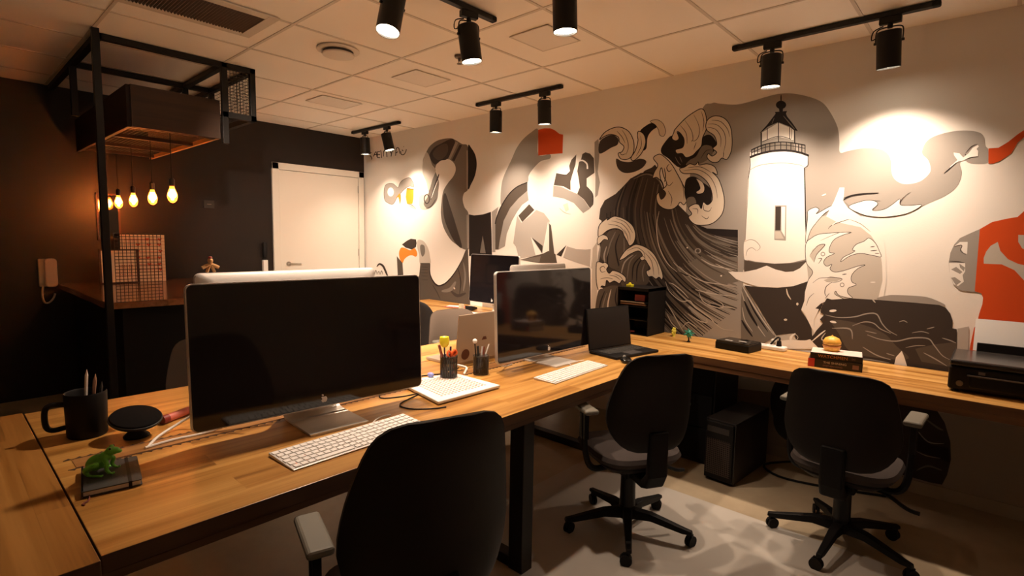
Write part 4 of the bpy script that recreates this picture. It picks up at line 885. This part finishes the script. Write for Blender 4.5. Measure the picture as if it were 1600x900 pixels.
def toys():
    t = thing('yellow_toy', 'small yellow green flower toy on the wall desk beside the organiser', 'toy', (4.375, -.13, D))
    ym = mat('lime_plastic', (.55, .50, .06), .4)
    m = MB(); m.ball((0, 0, .035), .014)
    for k in range(7):
        a = 2*math.pi*k/7; m.ball((.0, .024*math.cos(a), .035+.022*math.sin(a)), (.007, .012, .012))
    m.build('flower', ym, t, smooth=True); MB().cyl((0, 0, 0), (0, 0, .02), .012, .006).build('foot', ym, t)
    t = thing('teal_toy', 'spiky teal toy on a dark stand on the wall desk', 'toy', (4.555, -.27, D))
    tm = mat('teal_plastic', (.02, .22, .16), .4)
    m = MB(); m.ball((0, 0, .062), (.022, .022, .026))
    for k in range(16):
        a = k*2.4; z = -.9+1.8*k/15; r_ = math.sqrt(max(0, 1-z*z)); v = Vector((r_*math.cos(a), r_*math.sin(a), z)); m.cyl(Vector((0, 0, .062))+v*.018, Vector((0, 0, .062))+v*.042, .007, .001, seg=8)
    m.build('toy_body', tm, t, smooth=True); MB().lathe([(0, 0), (.014, 0), (.012, .006), (.005, .012), (.005, .04), (0, .042)]).build('stand', black_plastic, t)
toys()
def misc():
    t = thing('black_case', 'flat black box on the wall desk behind the middle chair', 'box', (4.895, -.265, D), math.radians(-8))
    m = MB(); m.bb((-.115, -.09, .001), (.115, .09, .05)); m.build('case_body', black_plastic, t, bevel=.006)
    m = MB(); m.bb((-.112, -.087, .050), (.112, .087, .058)); m.build('lid', bezel_m, t, bevel=.003)
    MB().bb((-.07, -.05, .058), (-.02, -.03, .0592)).build('lid_mark', alu, t); MB().bb((.01, -.02, .058), (.06, .0, .0592)).build('lid_mark', alu, t)
    t = thing('power_strip', 'white power strip with a black plug beside the flat black box', 'power strip', (5.045, -.10, D), math.radians(-3))
    m = MB(); m.bb((-.12, -.035, .001), (.10, .035, .028)); m.build('strip_body', white_plastic, t, bevel=.006)
    m = MB()
    for x in (-.08, -.035, .01): m.cyl((x, 0, .028), (x, 0, .0285), .017)
    m.build('socket', mat('socket_grey', (.45, .42, .4), .5), t)
    m = MB(); m.cyl((0, 0, 0), (0, 0, .035), .017, .012); m.tube([(0, 0, .03), (.0, .01, .05), (-.02, .02, .05), (-.06, .03, .0)], .006)
    tag(m.build('black_plug', black_plastic, None, smooth=True, loc=(5.10, -.10, D+.029)), 'black plug standing in the white power strip', 'plug')
    m = MB(); m.ball((0, 0, .018), (.02, .02, .018)); m.cyl((0, 0, 0), (0, 0, .01), .015); tag(m.build('glass_marble', mat('pale_glass', (.45, .42, .36), .1), None, smooth=True, loc=(5.05, -.045, D+.029)), 'round glass ball next to the black plug', 'ball')
    m = MB(); m.ball((0, 0, .018), (.016, .02, .018)); tag(m.build('blue_eraser', mat('blue_plastic', (.10, .14, .45), .4), None, smooth=True, loc=(4.845, -.11, D)), 'small blue object behind the flat black box', 'toy')
misc()
def book(name, label, cx, cy, z, W_, Dp, th, rz, cover, spine_txt):
    t = thing('book', label, 'book', (cx, cy, z), math.radians(rz), 'books stacked on the wall desk')
    m = MB(); m.bb((-W_/2, -Dp/2, 0), (W_/2, Dp/2, .003)); m.bb((-W_/2, -Dp/2, th-.003), (W_/2, Dp/2, th)); m.bb((-W_/2, -Dp/2-.001, 0), (W_/2, -Dp/2+.004, th)); m.build('cover', cover, t)
    m = MB(); m.bb((-W_/2+.004, -Dp/2+.004, .003), (W_/2-.004, Dp/2-.004, th-.003)); m.build('pages', mat('book_pages', (.55, .45, .33), .85), t)
    for s, size, m_, x, zz, sx in spine_txt:
        text(s, size, m_, t, (x, -Dp/2-.0015, zz), (math.pi/2, 0, 0), name='spine_lettering', sx=sx)
    return t
blk_cov = mat('book_black', (.018, .013, .012), .4)
orange_ink = mat('orange_ink', (.60, .24, .06), .5); white_ink = mat('cream_ink', (.60, .52, .45), .5); dim_ink = mat('brown_ink', (.28, .16, .14), .5)
b1 = book('book', 'lower book of the stack, black with a red block at the left of its spine', 5.475, -.345, D, .265, .17, .048, 9, blk_cov, [('THE SHINING', .017, white_ink, .0, .032, 1.1), ('STEPHEN KING', .013, dim_ink, -.01, .013, 1.1)])
MB().bb((-.1335, -.0875, -.0003+.0005), (-.10, -.0845, .0483)).build('red_spine_block', mat('spine_red', (.60, .05, .04), .5), b1)
MB().bb((.085, -.0866, .012), (.115, -.0862, .036)).build('publisher_mark', dim_ink, b1)
b2 = book('book', 'upper book of the stack, black spine with orange lettering and pale cover', 5.475, -.335, D+.0485, .255, .175, .034, 10, blk_cov, [('WATCHMEN', .024, orange_ink, -.015, .017, 1.05), ('DC', .013, dim_ink, .085, .017, 1)])
MB().bb((-.125, -.085, .034), (.125, .086, .0352)).build('pale_cover', mat('pale_cover', (.72, .60, .55), .35, var=.12), b2)
def burger():
    t = thing('toy_burger', 'round yellow hamburger toy standing on the stack of books', 'toy', (5.445, -.315, D+.0485+.0355))
    bn = mat('bun_yellow', (.75, .40, .06), .45, var=.15, vscale=40)
    MB().lathe([(0, .035), (.042, .036), (.047, .044), (.046, .056), (.036, .074), (.018, .083), (.006, .086), (.003, .092), (0, .092)], seg=36).build('bun_top', bn, t, smooth=True)
    MB().lathe([(0, 0), (.034, 0), (.041, .008), (.044, .024), (0, .024)], seg=36).build('bun_bottom', bn, t, smooth=True)
    MB().lathe([(0, .024), (.0455, .024), (.048, .030), (.0455, .036), (0, .036)], seg=36).build('filling', mat('filling', (.45, .17, .03), .5), t, smooth=True)
burger()
def printer():
    t = thing('printer', 'black inkjet printer at the right end of the wall desk', 'printer', (6.20, -.30, D))
    W_, Dp, h = .42, .40, .155
    m = MB(); m.bb((-.21, -.215, .012), (.25, .18, .125)); m.build('printer_body', black_plastic, t, bevel=.012, bseg=3)
    m = MB(); m.bb((-.21, -.215, .128), (.25, .16, .158)); m.build('scanner_lid', mat('printer_lid', (.03, .027, .026), .22), t, bevel=.01, bseg=3)
    m = MB(); m.bb((-.13, -.222, .03), (.25, -.214, .085)); m.build('output_slot', bezel_m, t, bevel=.003)
    m = MB(); m.bb((-.14, -.226, .086), (.25, -.216, .092)); m.build('trim_line', mat('grey_trim', (.12, .11, .10), .3), t)
    m = MB(); m.cyl((-.165, -.216, .045), (-.165, -.220, .045), .014); m.build('power_button', mat('grey_trim', (.12, .11, .10), .3), t)
    m = MB(); m.bb((-.10, -.2185, .098), (-.075, -.216, .112)); m.build('logo_plate', mat('grey_trim', (.12, .11, .10), .3), t)
    m = MB()
    for x in (-.18, .22):
        for y in (-.18, .15): m.cyl((x, y, 0), (x, y, .013), .012)
    m.build('feet', black_plastic, t)
    m = MB(); m.bb((-.12, .165, .10), (.30, .178, .20)); m.build('paper_support', black_plastic, t, bevel=.003, rot=(0, 0, 0))
    o = MB().bb((-.16, -.004, 0), (.27, .004, .17)).build('paper_sheets', mat('blank_paper', (.86, .86, .86), .7), None, loc=(6.225, -.117, D+.155), rot=(math.radians(-8), 0, 0)); tag(o, 'white sheets standing in the feed behind the printer', 'paper')
printer()
# far end of the wall desk
tag(MB().bb((0, 0, 0), (.22, .12, .004)).build('flyer', mat('red_print', (.55, .12, .10), .6), None, loc=(1.98, -.33, D+.0005), rot=(0, 0, .3)), 'red and white flyer on the wall desk left of the far keyboard', 'paper')
tag(MB().bb((0, 0, 0), (.17, .09, .002)).build('paper_slip', paper_m, None, loc=(2.0, -.32, D+.006), rot=(0, 0, .5)), 'white slip lying on the red flyer', 'paper')
t = thing('monitor_riser', 'low brown wooden riser under the far dark monitor', 'stand', (2.69, -.30, D))
t2 = thing('desk_phone', 'small black card reader left of the far dark monitor', 'gadget', (2.32, -.27, D), .4)
MB().prism([(-.06, 0), (.06, 0), (.06, .02), (-.06, .045)], -.04, .04, 'x').build('gadget_body', black_plastic, t2, bevel=.003); MB().bb((-.03, -.03, .03), (.03, .01, .0395)).build('gadget_keys', alu_light, t2)
bpy.data.objects.remove(t)
m = MB(); m.prism([(-.02, 0), (.02, 0), (.015, .05), (-.015, .05)], -.02, .02, 'y'); tag(m.build('paper_cube', mat('cream_card', (.6, .5, .36), .6), None, loc=(2.22, -.31, D)), 'small cream holder beside the card reader on the wall desk', 'holder')

# ------------------------------------------------------------ under the wall desk
def tower():
    t = thing('computer_tower', 'black computer tower with a mesh front standing on the floor', 'computer', (4.985, -.445, 0), math.radians(-4))
    W_, Dp, h = .185, .50, .385
    m = MB(); m.bb((-W_/2, -Dp/2, .012), (W_/2, Dp/2, h)); m.build('case', mat('case_black', (.016, .013, .012), .35), t, bevel=.004)
    m = MB(); m.bb((-W_/2+.008, -Dp/2-.016, .02), (W_/2-.008, -Dp/2, h-.01)); m.build('front_panel', black_plastic, t, bevel=.005)
    m = MB()
    for i in range(12): m.bb((-.072+i*.012, -Dp/2-.0175, .05), (-.068+i*.012, -Dp/2-.016, .27))
    for j in range(18): m.bb((-.075, -Dp/2-.0185, .052+j*.012), (.072, -Dp/2-.0172, .056+j*.012))
    m.build('front_grille', mat('mesh_brown', (.045, .028, .022), .5), t)
    m = MB(); m.bb((-.075, -Dp/2-.018, .31), (.06, -Dp/2-.016, .345)); m.build('drive_bay', mat('bay_trim', (.035, .03, .027), .3), t)
    m = MB()
    for s in (-1, 1): m.bb((s*.07-.012, -Dp/2+.02, 0), (s*.07+.012, Dp/2-.02, .013))
    m.build('feet', black_plastic, t)
    bk = thing('backpack', 'soft black backpack hanging between the computer tower and the chair', 'bag', (5.22, -.16, 0))
    bmx = MB(); bmx.ball((0, 0, .44), (.135, .10, .20)); bmx.ball((.02, -.03, .32), (.12, .10, .13)); bmx.ball((.03, -.06, .40), (.09, .06, .10)); o = bmx.build('bag_body', mat('bag_cloth', (.010, .008, .008), .9, bump=.6, bscale=120), bk, smooth=True)
    r = o.modifiers.new('r', 'REMESH'); r.mode = 'VOXEL'; r.voxel_size = .012; r.use_smooth_shade = True
    m = MB()
    for k in range(5): m.tube([(-.09+k*.045, -.02, .60), (-.08+k*.045, -.05, .645), (-.05+k*.045, -.04, .65), (-.05+k*.045, -.01, .60)], .008)
    m.build('straps', mat('bag_strap', (.02, .016, .014), .8), bk, smooth=True)
tower()
# mat on the floor
m = MB(); m.prism(rrect(2.3, 1.95, .02), 0.0002, .004); o = m.build('floor_mat', mat('grey_mat', (.42, .39, .35), .55, var=.12, vscale=3), None, loc=(5.35, -1.965, 0)); tag(o, 'thin pale grey floor mat under the chairs', 'mat')

# ------------------------------------------------------------ bar corner by the black wall
def bar():
    t = thing('bar_counter', 'dark bar counter with a glossy brown top by the black wall', 'counter')
    m = MB(); m.bb((.03, -3.10, .955), (1.90, -2.0, 1.0)); m.build('counter_top', wood_bar, t, bevel=.003)
    m = MB(); m.bb((.10, -3.0, .0), (1.80, -2.1, .955)); m.build('counter_base', mat('bar_black', (.006, .005, .005), .6, spec=.2), t)
    m = MB(); m.bb((1.80, -2.9, .30), (1.806, -2.2, .302)); m.build('base_seam', black_metal, t)
    fr = thing('divider_frame', 'black steel ceiling frame with wire mesh above the bar counter', 'frame')
    q = .02
    def bar_(a, b, name): 
        a, b = Vector(a), Vector(b); lo = Vector([min(x, y)-q for x, y in zip(a, b)]); hi = Vector([max(x, y)+q for x, y in zip(a, b)])
        lo.z = max(lo.z, .0); hi.z = min(hi.z, H-.002); lo.x = max(lo.x, .005)
        MB().bb(lo, hi).build(name, black_metal, fr, bevel=.002)
    X, Y0, Y1, Z0 = 1.85, -3.065, -2.13, 2.33
    bar_((X+.09, Y0-.03, 0), (X+.09, Y0-.03, H-q), 'post')
    for a, b in [((X, Y0, H-q), (X, Y1, H-q)), ((.02, Y0, H-q), (X, Y0, H-q)), ((.02, Y1, H-q), (X, Y1, H-q)), ((.02, -2.33, H-q), (X, -2.33, H-q)), ((X, -2.33, Z0), (X, Y1, Z0)), ((.02, Y1, Z0), (X, Y1, Z0)), ((1.0, Y0, H-q), (1.0, Y1, H-q))]: bar_(a, b, 'rail')
    for x, y, z in [(X, -2.33, 2.14), (X, Y1, Z0), (1.0, Y1, Z0), (1.0, Y0, Z0), (.03, Y1, Z0), (1.0, -2.33, 2.2)]: bar_((x, y, z), (x, y, H-q), 'upright')
    mm = mat('mesh_wire', (.02, .017, .015), .5)
    def mesh_panel(o, u, v, nu, nv, r=.0020):
        o, u, v = Vector(o), Vector(u), Vector(v); m = MB()
        for i in range(nu+1): m.cyl(o+u*i/nu, o+u*i/nu+v, r, seg=4, caps=False)
        for j in range(nv+1): m.cyl(o+v*j/nv, o+v*j/nv+u, r, seg=4, caps=False)
        m.build('wire_mesh', mm, fr)
    mesh_panel((X, -2.33, Z0), (0, .2, 0), (0, 0, .35), 9, 16)
    mesh_panel((.03, Y1, Z0), (X-.03, 0, 0), (0, 0, .35), 66, 13)
    mesh_panel((X+.07, -3.05, 1.001), (0, .26, 0), (0, 0, .45), 12, 21)
    hd = thing('hanging_hood', 'dark wooden box hung in the steel frame over the bar, lit from below', 'hood')
    zb, zt = 2.155, 2.43
    m = MB(); m.bb((1.80, -2.90, zb), (1.825, -2.355, zt)); m.build('front_board', wood_hood, hd)
    m = MB(); m.bb((.05, -2.92, zb), (1.80, -2.895, zt)); m.build('side_board', mat('hood_side', (.03, .012, .008), .6), hd)
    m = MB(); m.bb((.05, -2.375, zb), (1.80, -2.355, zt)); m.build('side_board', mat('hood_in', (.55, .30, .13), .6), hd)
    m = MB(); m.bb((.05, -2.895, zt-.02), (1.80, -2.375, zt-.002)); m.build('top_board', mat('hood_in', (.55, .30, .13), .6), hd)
    for x in (1.76, 1.27, .71, .20):
        m = MB(); m.bb((x-.02, -2.893, zb+.0), (x+.02, -2.377, zb+.025)); m.build('slat', wood_hood, hd)
    m = MB()
    for i in range(60): m.cyl((.06+i*.029, -2.895, zb+.030), (.06+i*.029, -2.375, zb+.030), .0018, seg=4, caps=False)
    for j in range(18): m.cyl((.06, -2.89+j*.029, zb+.030), (1.80, -2.89+j*.029, zb+.030), .0013, seg=4, caps=False)
    m.build('wire_mesh', mm, hd)
bar()
def bulbs():
    glass = bpy.data.materials.new('amber_glass'); glass.use_nodes = True; nt = glass.node_tree
    b = nt.nodes['Principled BSDF']; b.inputs['Base Color'].default_value = (1, .55, .2, 1); b.inputs['Roughness'].default_value = .05; b.inputs['Transmission Weight'].default_value = .6; b.inputs['IOR'].default_value = 1.1
    b.inputs['Emission Color'].default_value = (1, .30, .06, 1); b.inputs['Emission Strength'].default_value = .12
    fil = mat('hot_filament', (1, .6, .2), .5, emit=(1, .62, .28), es=BULB_E)
    labs = ['glowing filament bulb nearest the camera, rightmost of the row over the bar', 'glowing filament bulb second from the right over the bar', 'glowing filament bulb third from the right over the bar', 'glowing filament bulb nearest the black wall, leftmost of the row over the bar']
    for k, x in enumerate((1.76, 1.27, .71, .20)):
        t = thing('filament_bulb', labs[k], 'bulb', (x, -2.665, 1.67), 0, 'bare filament bulbs hanging over the bar')
        MB().lathe([(0, 0), (.012, .003), (.026, .018), (.032, .042), (.031, .062), (.024, .085), (.016, .104), (.0135, .118), (0, .118)]).build('bulb_glass', glass, t, smooth=True)
        m = MB()
        for q in range(6):
            a = q*math.pi/3; m.cyl((.006*math.cos(a), .006*math.sin(a), .022), (.012*math.cos(a), .012*math.sin(a), .095), .0016, seg=5)
        m.build('filament', fil, t)
        MB().lathe([(0, .116), (.0165, .116), (.0175, .122), (.0175, .165), (.008, .175), (0, .175)]).build('socket', black_metal, t, smooth=True)
        MB().cyl((0, 0, .17), (0, 0, 2.155-1.67), .003, seg=6).build('cord', black_plastic, t)
        l = bpy.data.lights.new('bulb_light', 'POINT'); l.energy = BULB_W*(1.5, 1.5, 1.1, .35)[k]; l.color = (1, .33, .09); l.shadow_soft_size = .03; lo = bpy.data.objects.new('bulb_light', l); COL.objects.link(lo); lo.location = (0, 0, .06); lo.parent = t
bulbs()
def boards():
    wb = mat('board_white', (.88, .80, .68), .55)
    red = mat('board_red', (.55, .10, .05), .6); line = mat('board_line', (.46, .28, .17), .7)
    t = thing('wall_planner', 'tall white planner sheet with red marks leaning on the black wall over the bar', 'planner')
    X = .30; y0, y1, z0, z1 = -2.69, -2.345, 1.002, 1.435
    m = MB(); m.bb((X-.008, y0, z0), (X, y1, z1)); m.build('sheet', wb, t)
    m = MB()
    for k in range(1, 11): m.bb((X, y0+(y1-y0)*k/11-.0012, z0), (X+.0008, y0+(y1-y0)*k/11+.0012, z1))
    for k in range(1, 14): m.bb((X, y0, z0+(z1-z0)*k/14-.0012), (X+.0008, y1, z0+(z1-z0)*k/14+.0012))
    m.build('grid_lines', line, t)
    m = MB(); r2 = random.Random(2)
    for k, z in enumerate((1.39, 1.34, 1.28, 1.22, 1.16, 1.11)):
        m.bb((X+.0008, y0+.03, z), (X+.0014, y1-.03, z+.004))
        for q in range(3):
            y = y0+.13+q*.085+r2.uniform(-.01, .01)
            if r2.random() < .75: m.prism([(y-.018, z+.010), (y-.009, z+.016), (y, z+.010), (y+.009, z+.016), (y+.018, z+.010), (y, z-.012)], X+.0008, X+.0016, 'x')
    m.build('red_marks', red, t)
    t = thing('framed_print', 'dark framed pale print standing on the bar in front of the planner', 'picture frame')
    X = .36; y0, y1, z0, z1 = -2.86, -2.575, 1.001, 1.305; fm = mat('frame_wood', (.05, .012, .008), .5)
    m = MB(); m.bb((X, y0, z0), (X+.016, y0+.014, z1)); m.bb((X, y1-.014, z0), (X+.016, y1, z1)); m.bb((X, y0, z0), (X+.016, y1, z0+.012)); m.bb((X, y0, z1-.012), (X+.016, y1, z1)); m.build('frame', fm, t)
    MB().bb((X+.001, y0+.01, z0+.01), (X+.008, y1-.01, z1-.01)).build('print', wb, t)
    m = MB()
    for k in range(6):
        for j in range(7): m.bb((X+.008, -2.72+k*.018, 1.06+j*.016), (X+.0088, -2.71+k*.018, 1.068+j*.016))
    m.build('print_marks', mat('print_pink', (.48, .20, .12), .6), t)
    t = thing('wall_mirror', 'narrow dark framed mirror on the black wall left of the bulbs', 'mirror')
    y0, y1, z0, z1 = -2.80, -2.62, 1.38, 1.81
    m = MB(); m.bb((.001, y0, z0), (.02, y0+.016, z1)); m.bb((.001, y1-.016, z0), (.02, y1, z1)); m.bb((.001, y0, z0), (.02, y1, z0+.016)); m.bb((.001, y0, z1-.016), (.02, y1, z1)); m.build('frame', fm, t)
    MB().bb((.001, y0+.012, z0+.012), (.012, y1-.012, z1-.012)).build('mirror_glass', mat('mirror_glass', (.25, .22, .2), .08, metal=1), t)
    # intercom handset
    t = thing('wall_phone', 'white handset intercom with a hanging cord on the black wall', 'phone')
    hp = mat('phone_white', (.62, .50, .40), .45)
    m = MB(); m.bb((.001, -3.225, .975), (.035, -3.17, 1.215)); m.build('phone_base', hp, t, bevel=.008)
    m = MB(); m.prism(rrect(.085, .25, .03), .03, .07, 'x'); o = m.build('handset', hp, t, bevel=.010, loc=(0, -3.145, 1.095), rot=(0, 0, 0))
    m = MB(); m.tube([(.03, -3.20, .985), (.04, -3.21, .90), (.05, -3.20, .84), (.05, -3.17, .835), (.05, -3.14, .87), (.04, -3.125, .91)], .008); m.build('cord', hp, t, smooth=True)
    t = thing('light_switch', 'small dark switch plate on the black wall between the bulbs and the door', 'switch')
    MB().bb((.001, -1.90, 1.72), (.010, -1.80, 1.80)).build('plate', mat('switch_dark', (.03, .024, .02), .4), t, bevel=.002); MB().bb((.010, -1.87, 1.757), (.014, -1.83, 1.763)).build('rocker', mat('switch_edge', (.25, .2, .15), .4), t)
    t = thing('soap_dispenser', 'black dispenser with a white lower half on the black wall beside the door', 'dispenser')
    MB().lathe([(0, 0), (.024, 0), (.026, .01), (.026, .15), (.02, .165), (0, .166)], (.03, -1.30, 1.20)).build('black_tube', black_plastic, t, smooth=True)
    MB().bb((.001, -1.326, .98), (.05, -1.274, 1.17)).build('white_box', white_plastic, t, bevel=.006)
    MB().bb((.001, -1.315, 1.165), (.02, -1.285, 1.22)).build('bracket', black_plastic, t)
    # glasses at the end of the counter
    gl = mat('clear_glass', (.8, .7, .6), .05, trans=.9)
    for k, (x, y) in enumerate(((1.50, -2.33), (1.62, -2.24), (1.42, -2.20))):
        o = MB().lathe([(0, 0), (.026, 0), (.032, .11), (.030, .11), (.025, .006), (0, .006)]).build('drinking_glass', gl, None, smooth=True, loc=(x, y, 1.0005)); tag(o, ['drinking glass on the bar counter, nearest the planner', 'drinking glass on the bar counter, nearest the monitor', 'drinking glass on the bar counter, behind the other two'][k], 'glass', 'drinking glasses on the bar')
boards()

# ------------------------------------------------------------ ceiling fittings
def ceiling_things():
    t = thing('air_grille', 'large slatted air return grille in the ceiling', 'air vent')
    x0, x1, y0, y1 = 2.60, 2.92, -3.45, -2.48
    fm = mat('grille_frame', (.62, .56, .48), .6)
    m = MB(); w_ = .06
    m.bb((x0-w_, y0-w_, H-.014), (x1+w_, y0, H-.005)); m.bb((x0-w_, y1, H-.014), (x1+w_, y1+w_, H-.005)); m.bb((x0-w_, y0, H-.014), (x0, y1, H-.005)); m.bb((x1, y0, H-.014), (x1+w_, y1, H-.005)); m.build('frame', fm, t, bevel=.002)
    MB().bb((x0, y0, H-.007), (x1, y1, H-.0045)).build('backing', mat('vent_backing', (.12, .09, .07), .8), t)
    m = MB(); y = y0+.006
    while y < y1: m.box(((x0+x1)/2, y, H-.012), (x1-x0, .003, .012), RX(35)); y += .0165
    m.build('slats', mat('vent_slat', (.20, .155, .12), .6), t)
    t = thing('round_diffuser', 'round white air diffuser with concentric rings in the ceiling', 'air vent', (2.76, -1.93, H-.004))
    wm = mat('diffuser_white', (.70, .63, .55), .6)
    MB().lathe([(0, 0), (.135, 0), (.138, -.008), (.128, -.014), (.10, -.012), (0, -.010)]).build('outer_ring', wm, t, smooth=True)
    MB().lathe([(.09, -.012), (.098, -.012), (.098, -.03), (.09, -.03)]).build('dark_gap', mat('vent_dark', (.06, .045, .035), .8), t)
    MB().lathe([(0, -.022), (.085, -.022), (.105, -.03), (.103, -.038), (.08, -.042), (0, -.043)]).build('inner_disc', wm, t, smooth=True)
    t = thing('sprinkler_head', 'small metal sprinkler head in the ceiling between the tracks', 'sprinkler', (3.30, -1.33, H-.004))
    sm_ = mat('sprinkler_metal', (.16, .12, .09), .4, metal=.6)
    MB().lathe([(0, 0), (.035, 0), (.032, -.012), (.012, -.016), (.009, -.035), (0, -.036)]).build('rose', sm_, t, smooth=True)
    MB().lathe([(0, -.05), (.016, -.05), (.018, -.053), (0, -.054)]).build('deflector', sm_, t); m = MB()
    for s in (-1, 1): m.tube([(s*.007, 0, -.03), (s*.010, 0, -.042), (0, 0, -.051)], .002, seg=6)
    m.build('yoke', sm_, t)
    labs = ['square recessed panel in the ceiling, right of the sprinkler head', 'square recessed panel in the ceiling, between the sprinkler and the black wall', 'square recessed panel in the ceiling nearest the black wall and door']
    for k, (x0, x1, y0, y1) in enumerate(((3.80, 4.10, -1.37, -1.04), (2.52, 2.83, -1.34, -1.0), (1.28, 1.60, -1.42, -1.02))):
        t = thing('ceiling_panel_light', labs[k], 'ceiling panel', (0, 0, 0), 0, 'square panels set in the ceiling')
        w_ = .008; m = MB(); z = (H-.008, H-.0046)
        m.bb((x0, y0, z[0]), (x1, y0+w_, z[1])); m.bb((x0, y1-w_, z[0]), (x1, y1, z[1])); m.bb((x0, y0, z[0]), (x0+w_, y1, z[1])); m.bb((x1-w_, y0, z[0]), (x1, y1, z[1])); m.build('rim', grid_m, t)
        MB().bb((x0+w_, y0+w_, H-.0065), (x1-w_, y1-w_, H-.0046)).build('panel', mat('panel_white', (.80, .75, .68), .7), t)
    t = thing('wall_unit', 'pale wall unit cut by the upper right edge of the picture', 'wall unit', (6.30, 0, 2.02))
    MB().bb((-.045, -.05, .05), (.5, -.001, .42)).build('unit_body', white_paint, t, bevel=.01); MB().bb((-.06, -.06, 0), (.52, -.001, .05)).build('lower_lip', white_plastic, t, bevel=.005)
ceiling_things()

def spot_head(label, x, y, tx, ty, rot, watts, group, cone=62, length=.19, rad=.056, ztop=2.615, color=WARM, blend=.55):
    """cylinder spotlight: pivot below the track, aimed along (tx, ty, -1)"""
    t = thing('track_spotlight', label, 'spotlight', (x, y, H-.0045), math.radians(rot), group)
    MB().box((0, 0, -.045), (.10, .034, .034)).cyl((0, 0, -.06), (0, 0, -.085), .013).build('adapter', black_metal, t, bevel=.003)
    d = Vector((tx, ty, -1)).normalized(); d = Matrix.Rotation(-math.radians(rot), 3, 'Z') @ d
    p0 = Vector((0, 0, ztop-H-.0)); 
    m = MB()
    for s in (-1, 1): m.tube([(s*.006, 0, -.078), (s*.045, 0, -.082), (s*(rad+.004), 0, -.10), (s*(rad+.004), 0, -.155)], .0035, seg=6, sm=3)
    m.build('yoke', black_metal, t)
    m = MB(); m.tube([(-.03, 0, -.07), (-.075, .01, -.085), (-.08, .01, -.13), (-.045, .0, -.115)], .003, seg=6); m.build('cable', black_plastic, t)
    piv = Vector((0, 0, -.155)); q = (-d).to_track_quat('Z', 'Y').to_matrix()
    a = .055; L_ = length
    m = MB(); m.lathe([(0, a), (rad*.9, a), (rad, a-.004), (rad, a-L_), (rad-.003, a-L_), (rad-.003, a-L_+.025), (0, a-L_+.028)], piv, rot=q, seg=32); m.build('lamp_housing', black_metal, t, smooth=True)
    m = MB(); m.lathe([(0, a-L_+.012), (rad-.004, a-L_+.012), (rad-.004, a-L_+.009), (0, a-L_+.007)], piv, rot=q, seg=32); m.build('lens', lens_hot, t, smooth=True)
    for s in (-1, 1): MB().cyl((s*rad, 0, -.155), (s*(rad+.012), 0, -.155), .007, seg=10).build('pivot_screw', black_metal, t)
    l = bpy.data.lights.new('spot', 'SPOT'); l.energy = watts; l.color = color; l.spot_size = math.radians(cone); l.spot_blend = blend; l.shadow_soft_size = .035
    lo = bpy.data.objects.new('spot', l); COL.objects.link(lo); lo.parent = t
    lo.location = piv+d*(L_-a+.003); lo.rotation_euler = (-d).to_track_quat('Z', 'Y').to_euler()
    return t
def track(label, a, b):
    t = thing('light_track', label, 'track', (0, 0, 0), 0, 'ceiling light tracks')
    a, b = Vector((*a, H)), Vector((*b, H)); d = (b-a).normalized(); s = Vector((-d.y, d.x, 0))*.018
    m = MB(); P_ = [a+s, b+s, b-s, a-s]; m.prism([(p.x, p.y) for p in P_], H-.032, H-.0046); m.build('rail', black_metal, t, bevel=.003)
    for p in (a, b): MB().box((p.x, p.y, H-.018), (.04, .04, .03)).build('end_cap', black_plastic, t, bevel=.008)
track('black light track on the right, above the lighthouse', (4.80, -.335), (5.80, -.335))
track('black light track in the middle, above the compass part of the mural', (2.47, -.35), (3.42, -.35))
track('black light track at the left, by the corner of the black wall', (.33, -.35), (1.24, -.35))
track('black light track running towards the camera above the long desk', (3.93, -3.5), (3.93, -1.65))
track('black light track towards the camera, right of the one over the desk', (4.58, -3.0), (4.58, -1.70))
G_ = 'black cylinder spotlights on the tracks'
for lab, x, y, tx, ty, rot, wts in [
    ('spotlight above the lighthouse, left one on the right-hand track', 5.02, -.335, .0, .05, 8, SPOT_W),
    ('spotlight at the far right, right one on the right-hand track', 5.61, -.335, .03, .18, 0, SPOT_W*1.05),
    ('spotlight left on the middle track', 2.70, -.35, -.05, .06, 0, SPOT_W*.82),
    ('spotlight right on the middle track', 3.26, -.35, -.02, .08, 0, SPOT_W*.82),
    ('spotlight nearest the corner, left one on the left-hand track', .58, -.35, .0, .05, 0, SPOT_W*.7),
    ('tilted spotlight right on the left-hand track', 1.02, -.35, .16, .16, 0, SPOT_W*.95),
    ('spotlight at the end of the track over the long desk, with a looped cable', 3.93, -1.83, .10, .10, 75, DESK_W),
    ('spotlight at the top edge of the picture over the nearest monitor', 3.93, -2.32, .10, -.28, 90, DESK_W*1.15),
    ('spotlight at the top edge of the picture on the track right of the desk track', 4.58, -1.84, .02, .05, 90, DESK_W*.6)]:
    spot_head(lab, x, y, tx, ty, rot, wts, G_, cone=112 if y > -1 else 84, blend=1)

# unseen heads added to the desk track to brighten the door, aisle and ceiling
def added_spot(label, x, y, tgt, watts, cone):
    p = Vector((x, y, 2.5)); dd = (Vector(tgt)-p); tx, ty = -dd.x/dd.z, -dd.y/dd.z
    spot_head(label, x, y, tx, ty, 90, watts, G_, cone=cone, blend=1)
added_spot('added unseen spotlight on the desk track, brightening the white door', 3.93, -3.05, (0, -.65, 1.2), 300, 40)
added_spot('added unseen spotlight on the desk track, brightening the aisle across the desk and the ceiling', 3.93, -3.35, (2.35, -.85, 0), 640, 54)
